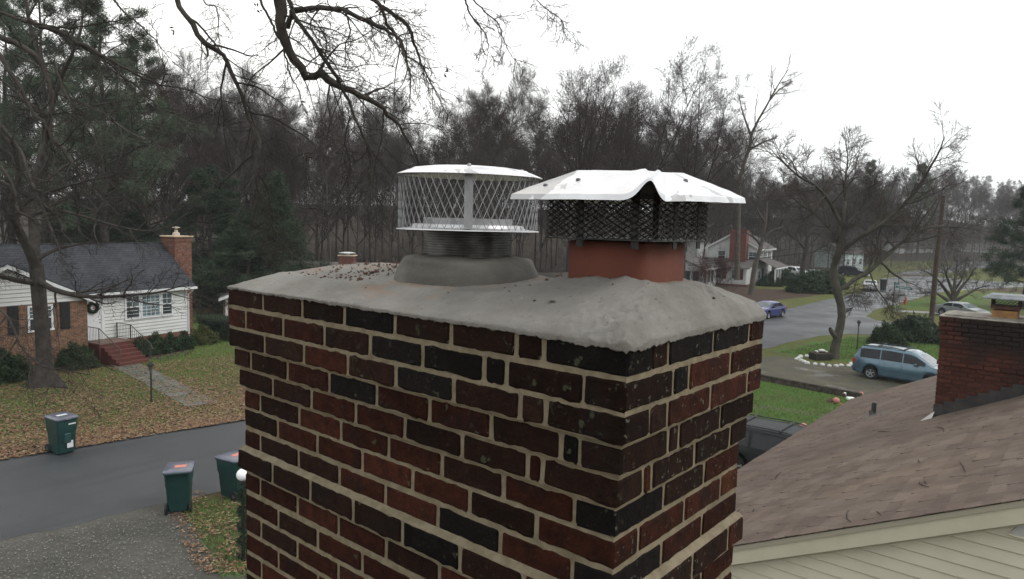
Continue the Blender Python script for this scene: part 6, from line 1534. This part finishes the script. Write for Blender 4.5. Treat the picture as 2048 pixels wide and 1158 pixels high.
# ---- limbs of the roof side tree hanging into the picture from above
NL = [
 ([(552, -60), (560, -5, .1), (563, 40, .1), (562, 62, .15), (572, 88, .2), (592, 123, .3), (611, 154, .35), (627, 155, .35), (642, 147, .3), (660, 166, .3), (691, 178, .4), (732, 193, .6), (768, 220, .8), (799, 252, 1), (822, 290, 1.1), (838, 330, 1.2)], [.070, .066, .062, .056, .054, .052, .046, .042, .046, .044, .038, .034, .026, .019, .012, .006]),
 ([(574, 55, .1), (582, 32, 0), (596, 20, -.2), (640, 15, -.4), (684, 20, -.6), (732, 43, -.8), (777, 60, -.9), (800, 82, -1), (810, 120, -1.1), (822, 160, -1.2)], [.032, .032, .030, .027, .024, .021, .017, .013, .009, .004]),
 ([(568, -20, -.3), (590, 30, -.3), (612, 62, -.3), (637, 103, -.3), (664, 140, -.3), (691, 190, -.2), (708, 232, -.1), (732, 285, 0), (742, 340, .1), (741, 400, .1)], [.022, .022, .021, .020, .019, .016, .013, .009, .006, .003]),
 ([(350, -30), (356, 2), (377, 42), (394, 68), (410, 86), (430, 95, .1), (449, 110, .15), (467, 148, .2), (489, 207, .3), (505, 256, .35), (503, 292, .4), (512, 332, .4), (521, 377, .45), (534, 431, .5), (553, 468, .5), (578, 500, .5), (600, 522, .5)], [.024, .024, .024, .024, .025, .023, .021, .019, .017, .016, .013, .011, .009, .008, .007, .005, .003]),
 ([(505, 256, .35), (521, 278, .2), (520, 300, .1), (510, 330, 0), (518, 370, -.1), (540, 420, -.2)], [.009, .008, .007, .006, .004, .002]), ([(534, 431, .5), (532, 470, .4), (545, 520, .3)], [.006, .004, .002]), ([(514, 340, .4), (506, 375, .3), (512, 420, .2), (530, 470, .2)], [.006, .005, .003, .002]),
 ([(514, -15, -.5), (524, 8, -.5), (543, 45, -.5), (553, 68, -.5), (566, 92, -.4), (578, 143, -.3), (597, 180, -.2), (606, 215, -.2)], [.013, .013, .012, .011, .010, .008, .005, .002]),
 ([(728, -20, -.6), (748, 2, -.6), (790, 31, -.6), (817, 55, -.6), (831, 93, -.5), (848, 138, -.4), (866, 173, -.3), (886, 215, -.2)], [.019, .019, .017, .016, .012, .008, .005, .002]),
 ([(740, -20, -.3), (759, 7, -.3), (776, 52, -.3), (800, 79, -.2), (814, 124, -.1), (821, 166, 0), (818, 205, 0)], [.016, .015, .014, .012, .009, .005, .002]),
 ([(918, -25, -.8), (930, 0, -.8), (942, 31, -.8), (969, 66, -.7), (976, 92, -.7), (973, 128, -.6)], [.010, .009, .008, .006, .004, .0015]),
 ([(930, -20, -.6), (945, 0, -.6), (976, 28, -.6), (997, 48, -.6), (1007, 79, -.5), (1025, 114, -.5), (1049, 142, -.5)], [.009, .008, .007, .006, .005, .003, .001]),
 ([(1055, -25, -.8), (1073, 0, -.8), (1097, 21, -.8), (1121, 38, -.8), (1132, 59, -.8), (1149, 66, -.8)], [.006, .005, .005, .004, .003, .001]),
 ([(400, -20, .5), (412, 8, .5), (430, 12, .4), (437, 35, .4), (436, 60, .4), (440, 92, .3)], [.009, .008, .008, .007, .005, .002]),
 ([(640, 147, .3), (652, 110, .5), (650, 70, .6), (638, 40, .8), (655, 60, 1)], [.010, .008, .006, .004, .002]), ([(660, 168, .3), (655, 205, .2), (664, 245, .1), (660, 285, 0), (640, 300, -.1), (615, 320, -.2)], [.012, .010, .009, .007, .004, .002]),
 ([(730, 193, .6), (755, 178, .9), (775, 180, 1), (790, 192, 1.2)], [.014, .011, .008, .003]), ([(700, 232, 0), (690, 280, .1), (700, 330, .2), (675, 400, .3), (650, 425, .3)], [.010, .008, .006, .004, .002]), ([(768, 222, .8), (762, 280, .9), (748, 340, 1), (752, 400, 1), (775, 440, 1)], [.011, .009, .007, .004, .002]),
 ([(640, 16, -.4), (620, 50, -.5), (640, 85, -.6), (655, 120, -.6)], [.010, .008, .006, .002]), ([(690, 22, -.6), (700, 60, -.8), (690, 95, -1), (706, 130, -1.1)], [.010, .008, .006, .002])]
NL2 = [  # limbs of the same tree further left
 ([(60, 40), (67, 46), (112, 60), (150, 84), (198, 108), (242, 130), (278, 153), (314, 168), (382, 180), (422, 198), (485, 207), (520, 210)], [.040, .038, .036, .033, .029, .025, .020, .015, .011, .008, .005, .003]),
 ([(-20, 66), (0, 72), (40, 92), (76, 117), (90, 153), (106, 193), (98, 240), (90, 280), (105, 330), (140, 380)], [.050, .048, .045, .042, .036, .030, .025, .020, .013, .005]),
 ([(-15, 95), (0, 112), (27, 157), (45, 180), (63, 220), (90, 247), (112, 287), (150, 330), (190, 352), (250, 370)], [.040, .038, .035, .031, .027, .022, .017, .012, .008, .003]),
 ([(108, 120), (121, 162), (144, 215), (180, 265), (202, 314), (218, 360), (260, 400), (330, 430)], [.022, .020, .017, .014, .011, .008, .005, .002]),
 ([(180, 100), (225, 140), (269, 170), (314, 211), (359, 233), (404, 247), (494, 256)], [.016, .014, .012, .010, .008, .005, .002]),
 ([(210, -20), (229, 0), (251, 27), (278, 49), (310, 80), (350, 130)], [.016, .015, .013, .011, .008, .002]), ([(150, -20), (159, 0), (193, 27), (222, 50), (262, 70)], [.020, .018, .015, .010, .003]),
 ([(-10, 20), (60, 45), (120, 55), (170, 52), (230, 42), (300, 30)], [.026, .022, .018, .013, .008, .002]), ([(0, 330), (30, 380), (36, 420), (80, 440), (130, 430)], [.03, .025, .02, .012, .003])]
def near_limbs(name, label, dep, lines, seed, dry, n1=22, mr=.0017, lc=1.15, k2=6, k3=3, dr=.05, rs=1.0):
    rg = np.random.default_rng(seed); ls = []
    for pts, rad in lines: ls.append(line([D(p[0], p[1], dep+(p[2] if len(p) > 2 else 0)) for p in pts], [r*rs*(1.2 if rad[0] in (.024, .019, .016) else 1) for r in rad], 30))
    P0, R0 = stack(ls); o = Vector(P0[0, 0])
    rq = np.random.default_rng(seed+5); P0[:, 1:-1] += rq.normal(0, .10, P0[:, 1:-1].shape)*np.linalg.norm(np.diff(P0, axis=1), axis=2).mean(1)[:, None, None]; R0 = R0*(1+rq.normal(0, .06, R0.shape))
    t = thing(name, label, 'tree limb', o); P0 = P0-np.array(o); dn = (0, 0, -1)
    st_ = R0[:, 0] > .015; Pf, Rf = spawn(P0[~st_], R0[~st_], max(5, n1//2), .15, 1., 44, 14, .30, 12, .15, dr, .012, rg, .2, .85, .5, dn, .3) if (~st_).any() else (None, None)
    P1, R1 = spawn(P0[st_], R0[st_], n1, .10, 1., 46, 16, .30, 12, .17, dr, .012, rg, .3, .85, lc, dn, .3)
    if Pf is not None: P1 = np.concatenate([P1, Pf]); R1 = np.concatenate([R1, Rf])
    R1 = np.maximum(R1, mr*1.5)
    P2, R2 = spawn(P1, R1, k2, .12, 1., 44, 16, .45, 8, .19, dr, .011, rg, .12, .85, lc*.55, dn); R2 = np.maximum(R2, mr*1.15)
    P3, R3 = spawn(P2, R2, k3, .2, 1., 40, 16, .5, 5, .2, dr*.6, .011, rg, .06, .85, None, dn); R3 = np.maximum(R3, mr)
    link('limb', joinm('limb', [(P0, R0, 9)], BKD), t); link('twigs', joinm('twigs', [(P1, R1, 5), (P2, R2, 4), (P3, R3, 3)], TWD, False), t)
    lm = mat('dry brown leaf', (.055, .032, .022), (.035, .022, .016), 20, .8); b = MB(); r_ = random.Random(seed)
    for x, y, d in dry:
        c = D(x, y, dep+d)-o
        for k in range(7):
            p = c+Vector((r_.gauss(0, .025), r_.gauss(0, .025), r_.gauss(0, .035))); a = Vector((r_.gauss(0, 1), r_.gauss(0, 1), r_.gauss(0, 1))).normalized()*.03; s = a.orthogonal().normalized()*.012
            b.add([p-a, p+s, p+a, p-s], [(0, 1, 2, 3)])
        b.tube([c, c+Vector((.01, 0, .12))], .0015, 4)
    b.part('dry_leaves', lm, t)
near_limbs('hanging_limb', 'thick crooked dark limb with drooping twigs hanging into the picture above the round cap', 7.6, NL, 41, ((350, 66, .3), (515, 13, .3), (612, 205, .2), (735, 45, -.8), (760, 15, -.6), (893, 148, -.3), (614, 322, -.2)))
near_limbs('hanging_limb', 'long dark limbs with fine drooping twigs crossing the pine at upper left', 11.5, NL2, 42, ((322, 185, 0), (210, 40, 0), (318, 260, 0)), 11, .0030, 2.6, 5, 2, .0, 1.0)
# ---- evergreens
def needles(C, n, L, w, rg, upb=.3, sp=.15):
    M = len(C); d = unit(rg.normal(0, 1, (M, n, 3))+np.array([0, 0, upb])); p = C[:, None]+rg.normal(0, sp, (M, n, 3)); s = unit(np.cross(d, rg.normal(0, 1, (M, n, 3))))*w; l = L*rg.uniform(.6, 1.3, (M, n, 1))
    return np.stack([p-s, p+s, p+d*l], 2).reshape(-1, 3)
PN = [mat('pine needles', (.055, .078, .050), (.078, .100, .062), .9, .8, 0, .2), mat('cedar foliage', (.030, .046, .030), (.048, .066, .038), .9, .85, 0, .15), mat('shrub leaves', (.016, .034, .015), (.036, .056, .022), 2.5, .7, 0, .25), mat('yellow green foliage', (.05, .062, .02), (.075, .08, .03), 2, .8, 0, .2)]
def pine(seed, H, r0, t0, spread, ncl, L, mt, droop=0., cone=False):
    rg = np.random.default_rng(seed); z = np.linspace(0, 1, 12); tr = np.stack([np.cumsum(rg.normal(0, .006*H, 12)), np.cumsum(rg.normal(0, .006*H, 12)), z*H], 1)[None]; rr = (r0*(1-.92*z))[None]
    k = 46 if not cone else 90
    P1, R1 = spawn(tr, rr, k, t0, .99, 78 if not cone else 70, 10, spread, 8, .08, .06-droop, .016, rg, .3, .85, None, (0, 0, 1), .8 if not cone else .92)
    P2, R2 = spawn(P1, R1, 5, .3, 1., 45, 12, .4, 5, .1, .05, .016, rg, .2)
    E_ = np.concatenate([P2[:, 1:].reshape(-1, 3), P1[:, 4:].reshape(-1, 3)]); C = E_[rg.integers(0, len(E_), ncl)]+rg.normal(0, .16, (ncl, 3))
    V = needles(C, 11, L, L*.055, rg, .35, L*.35); me = npmesh('crown', V, np.arange(len(V)).reshape(-1, 3), mt)
    return joinm('trunk', [(tr, rr, 9), (P1, R1, 5), (P2, R2, 3)], BKD), me
P_A = pine(51, 27, .38, .25, .27, 4400, .42, PN[0]); P_B = pine(52, 26, .34, .40, .22, 2800, .42, PN[0]); P_C = pine(53, 11, .2, .04, .36, 4800, .34, PN[1], .10, True); P_D = pine(54, 16, .26, .2, .32, 5200, .38, PN[1], .08)
for x, d, s, r, lab in ((205, 56, 1.0, 0, 'tall dense dark green pine above the white house roof'), (95, 60, 1.08, 1, 'tall dark pine at the far upper left corner'), (285, 66, .86, 2, 'shorter pine on the right shoulder of the tall pine'), (15, 66, 1.0, 4, 'pine at the left picture edge')):
    plant(P_A if r != 1 else P_B, 'pine_tree', lab, at0(x, d), r*1.3, s)
plant(P_C, 'cedar_tree', 'dark conical evergreen behind the hanging limb left of the round cap', at0(548, 58), 0, (1.15, 1.0))
plant(P_C, 'cedar_tree', 'dark low spreading evergreen behind the grey roof left of the foreground chimney', at0(495, 55), 2, (1.3, .72))
plant(P_D, 'cedar_tree', 'big shadowy evergreen right of the red brick chimney on the white house', at0(415, 60), 1, (1., .72))
plant(P_C, 'cedar_tree', 'dark evergreen mass behind the white house roof ridge', at0(150, 62), 3, (1.4, .8))
plant(P_C, 'cedar_tree', 'dark evergreen between the yard tree and the brick house chimney', at0(262, 61), 5, (1.4, .7))
plant(P_D, 'cedar_tree', 'dark green layered evergreen at the right picture edge beyond the brown roof chimney', at0(2062, 74), .5, (.95, .82))
for x, d, s, lab in ((1735, 190, 1.05, 'rounded pine top rising above the far wooded rise left of the tall spray of twigs'), (1838, 215, 1.12, 'rounded pine top above the far woods beside the tall spray of twigs'), (1765, 175, .72, 'dark pine low in the far woods above the teal house')):
    plant(P_B, 'pine_tree', lab, at0(x, d), x, s)
def bush(seed, rx, ry, h, n, L, mt, open_=.0):
    rg = np.random.default_rng(seed); d = unit(rg.normal(0, 1, (n, 3))); d[:, 2] = np.abs(d[:, 2])
    lob = 1+.22*np.sin(d[:, 0]*5+seed)*np.sin(d[:, 1]*6+seed)+.12*np.sin(d[:, 2]*9+d[:, 0]*7)
    C = d*(rg.uniform(.45, 1., (n, 1))**.4)*lob[:, None]*np.array([rx, ry, h]); C[:, 2] += .06
    V = needles(C, 6, L, L*.22, rg, .25, L*.4); st = np.zeros((14, 5, 3)); tip = C[rg.integers(0, n, 14)]
    for k in range(5): st[:, k] = tip*(k/4)
    return joinm('stem', [(st, np.broadcast_to(np.linspace(.035, .01, 5), (14, 5)), 4)], BKD), npmesh('foliage', V, np.arange(len(V)).reshape(-1, 3), mt)
def put_bush(b, lab, p, rzv=0, s=1., name='shrub', group=None):
    t = thing(name, lab, 'shrub', p, rzv, group); t.scale = (s,)*3; link('stem', b[0], t); link('foliage', b[1], t)
B1 = bush(61, .62, .55, .85, 900, .10, PN[2]); B2 = bush(62, 1.3, 1.2, 1.6, 1800, .16, PN[2]); B3 = bush(63, 1.9, 1.6, 1.5, 2200, .30, PN[1]); B4 = bush(64, .9, .9, 1.1, 1300, .14, PN[3])
hm = h1.matrix_basis
for k, x in enumerate((-3.55, -2.6, -1.7, -.85)): put_bush(B1, 'dark clipped shrub, %s, against the brick foundation under the triple window' % ('nearest the brick steps', 'second from the steps', 'third from the steps', 'last before the house corner')[k], hm @ Vector((x, -.85, 0)), k, rw.uniform(.95, 1.12), group='foundation shrubs')
put_bush(B2, 'leafy shrub between the yard tree trunk and the brick steps', hm @ Vector((-7.2, -1.3, 0)), 1, .66)
put_bush(B2, 'dark leafy shrub at the left picture edge below the brick wall', hm @ Vector((-10.6, -1.5, 0)), 2, .78)
put_bush(B4, 'small yellowish shrub behind the house corner downspout', hm @ Vector((.9, -.3, 0)), 0, .8)
p = G(447, 677); hd2 = thing('clipped_hedge', 'dark square clipped hedge on the lawn left of the foreground chimney', 'hedge', p, .35)
rg_ = np.random.default_rng(7); C = rg_.uniform(-1, 1, (2600, 3)); ax = rg_.integers(0, 3, 2600); C[np.arange(2600), ax] = np.sign(C[np.arange(2600), ax])*rg_.uniform(.85, 1, 2600); C = C*np.array([1.3, .8, .65])+np.array([0, 0, .68]); V = needles(C, 6, .10, .02, rg_, .2, .05)
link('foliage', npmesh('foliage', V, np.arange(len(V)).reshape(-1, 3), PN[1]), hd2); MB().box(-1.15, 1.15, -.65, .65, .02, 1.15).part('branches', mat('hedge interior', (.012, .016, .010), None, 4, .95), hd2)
put_bush(B2, 'dense round dark shrub on a thick stem between the lamp post and the utility pole', G(1774, 690), 0, .82, 'round_shrub')
put_bush(B3, 'low spreading spiky blue green shrub at the foot of the utility pole', G(1832, 681), 0, .95, 'spiky_shrub')
for k, (x, y, s, lab) in enumerate(((1565, 569, 1.2, 'dark bush under the porch columns of the two storey house'), (1604, 585, 1.35, 'dark evergreen bush at the lawn edge before the white parked cars'), (1637, 584, 1.5, 'largest dark evergreen bush left of the street tree trunk'), (1663, 578, 1.3, 'dark evergreen bush directly behind the street tree trunk'), (1540, 572, .8, 'low dark bush before the porch of the two storey house'))):
    put_bush(B2 if k % 2 else B3, lab, G(x, y), k, s)
RDT = mat('red budded twigs', (.085, .035, .032), (.06, .03, .028), 3, .9)
tr_, cr_ = wood_tree(71, 4.2, .08, .03, (4, .1, 28, .8), 11, (5, 5, 4), .2, .16, 36, .35, .010, RDT, BK)
t_ = plant((tr_, cr_), 'small_tree', 'small twiggy reddish tree in front of the red shutters left of the brick chimney', G(1432, 592), 0, 1.)
plant((tr_, cr_), 'small_tree', 'small twiggy reddish tree beside the sunroom windows at the chimney crown edge', G(1400, 596), 2, .8)
# tangle of saplings and brush under the woods
def brush(name, n, x0, x1, d0, d1, h, label, mtl):
    rg = np.random.default_rng(n); X = rg.uniform(x0, x1, n); Dp = rg.uniform(d0, d1, n); B = np.array([at0(a, b) for a, b in zip(X, Dp)])
    P = np.zeros((n, 5, 3)); d = unit(rg.normal(0, .3, (n, 3))+np.array([0, 0, 1])); P[:, 0] = B; ln = h*rg.uniform(.3, 1.2, n)
    for j in range(1, 5): d = unit(d+rg.normal(0, .26, (n, 3))); P[:, j] = P[:, j-1]+d*(ln/4)[:, None]
    R = (rg.uniform(.008, .024, n)[:, None]*np.linspace(1, .2, 5)[None])
    P1, R1 = spawn(P, R, 5, .2, 1., 42, 14, .4, 4, .15, .05, .02, rg, .3); R1 = np.maximum(R1, .009)
    P2, R2 = spawn(P1, R1, 3, .2, 1., 40, 14, .5, 3, .15, .05, .02, rg, .2); R2 = np.maximum(R2, .008)
    tag(link(name, joinm(name, [(P, R, 4), (P1, R1, 3), (P2, R2, 3)], mtl, False)), label, 'undergrowth', kind='stuff')
brush('undergrowth', 2300, 330, 1480, 72, 150, 4, 'tangled brown saplings and brush under the woods beyond the foreground chimney', TWG)
brush('undergrowth', 900, -80, 420, 54, 90, 5, 'dark brush under the pines behind the white house', TWD)
brush('undergrowth', 1300, 1380, 2130, 125, 260, 6, 'brown brush along the wooded rise behind the houses at right', TWH)
brush('far_wood', 3400, -200, 2260, 150, 340, 9, 'far brown brush and saplings covering the wooded hill behind all the nearer trees', TWH)
# ------------------------------------------------------------------ damp air
hb = MB().box(-420, 420, -160, 420, -1, 70)
hm_ = bpy.data.materials.new('damp haze'); hm_.use_nodes = True; t_ = hm_.node_tree; t_.nodes.clear()
pv = t_.nodes.new('ShaderNodeVolumePrincipled'); pv.inputs['Color'].default_value = (.88, .92, .95, 1); pv.inputs['Density'].default_value = .00032; pv.inputs['Anisotropy'].default_value = 0
ou = t_.nodes.new('ShaderNodeOutputMaterial'); t_.links.new(pv.outputs[0], ou.inputs['Volume'])
hz = link('haze', hb.mesh('haze', hm_)); hz['kind'] = 'stuff'
SC.cycles.volume_bounces = 0
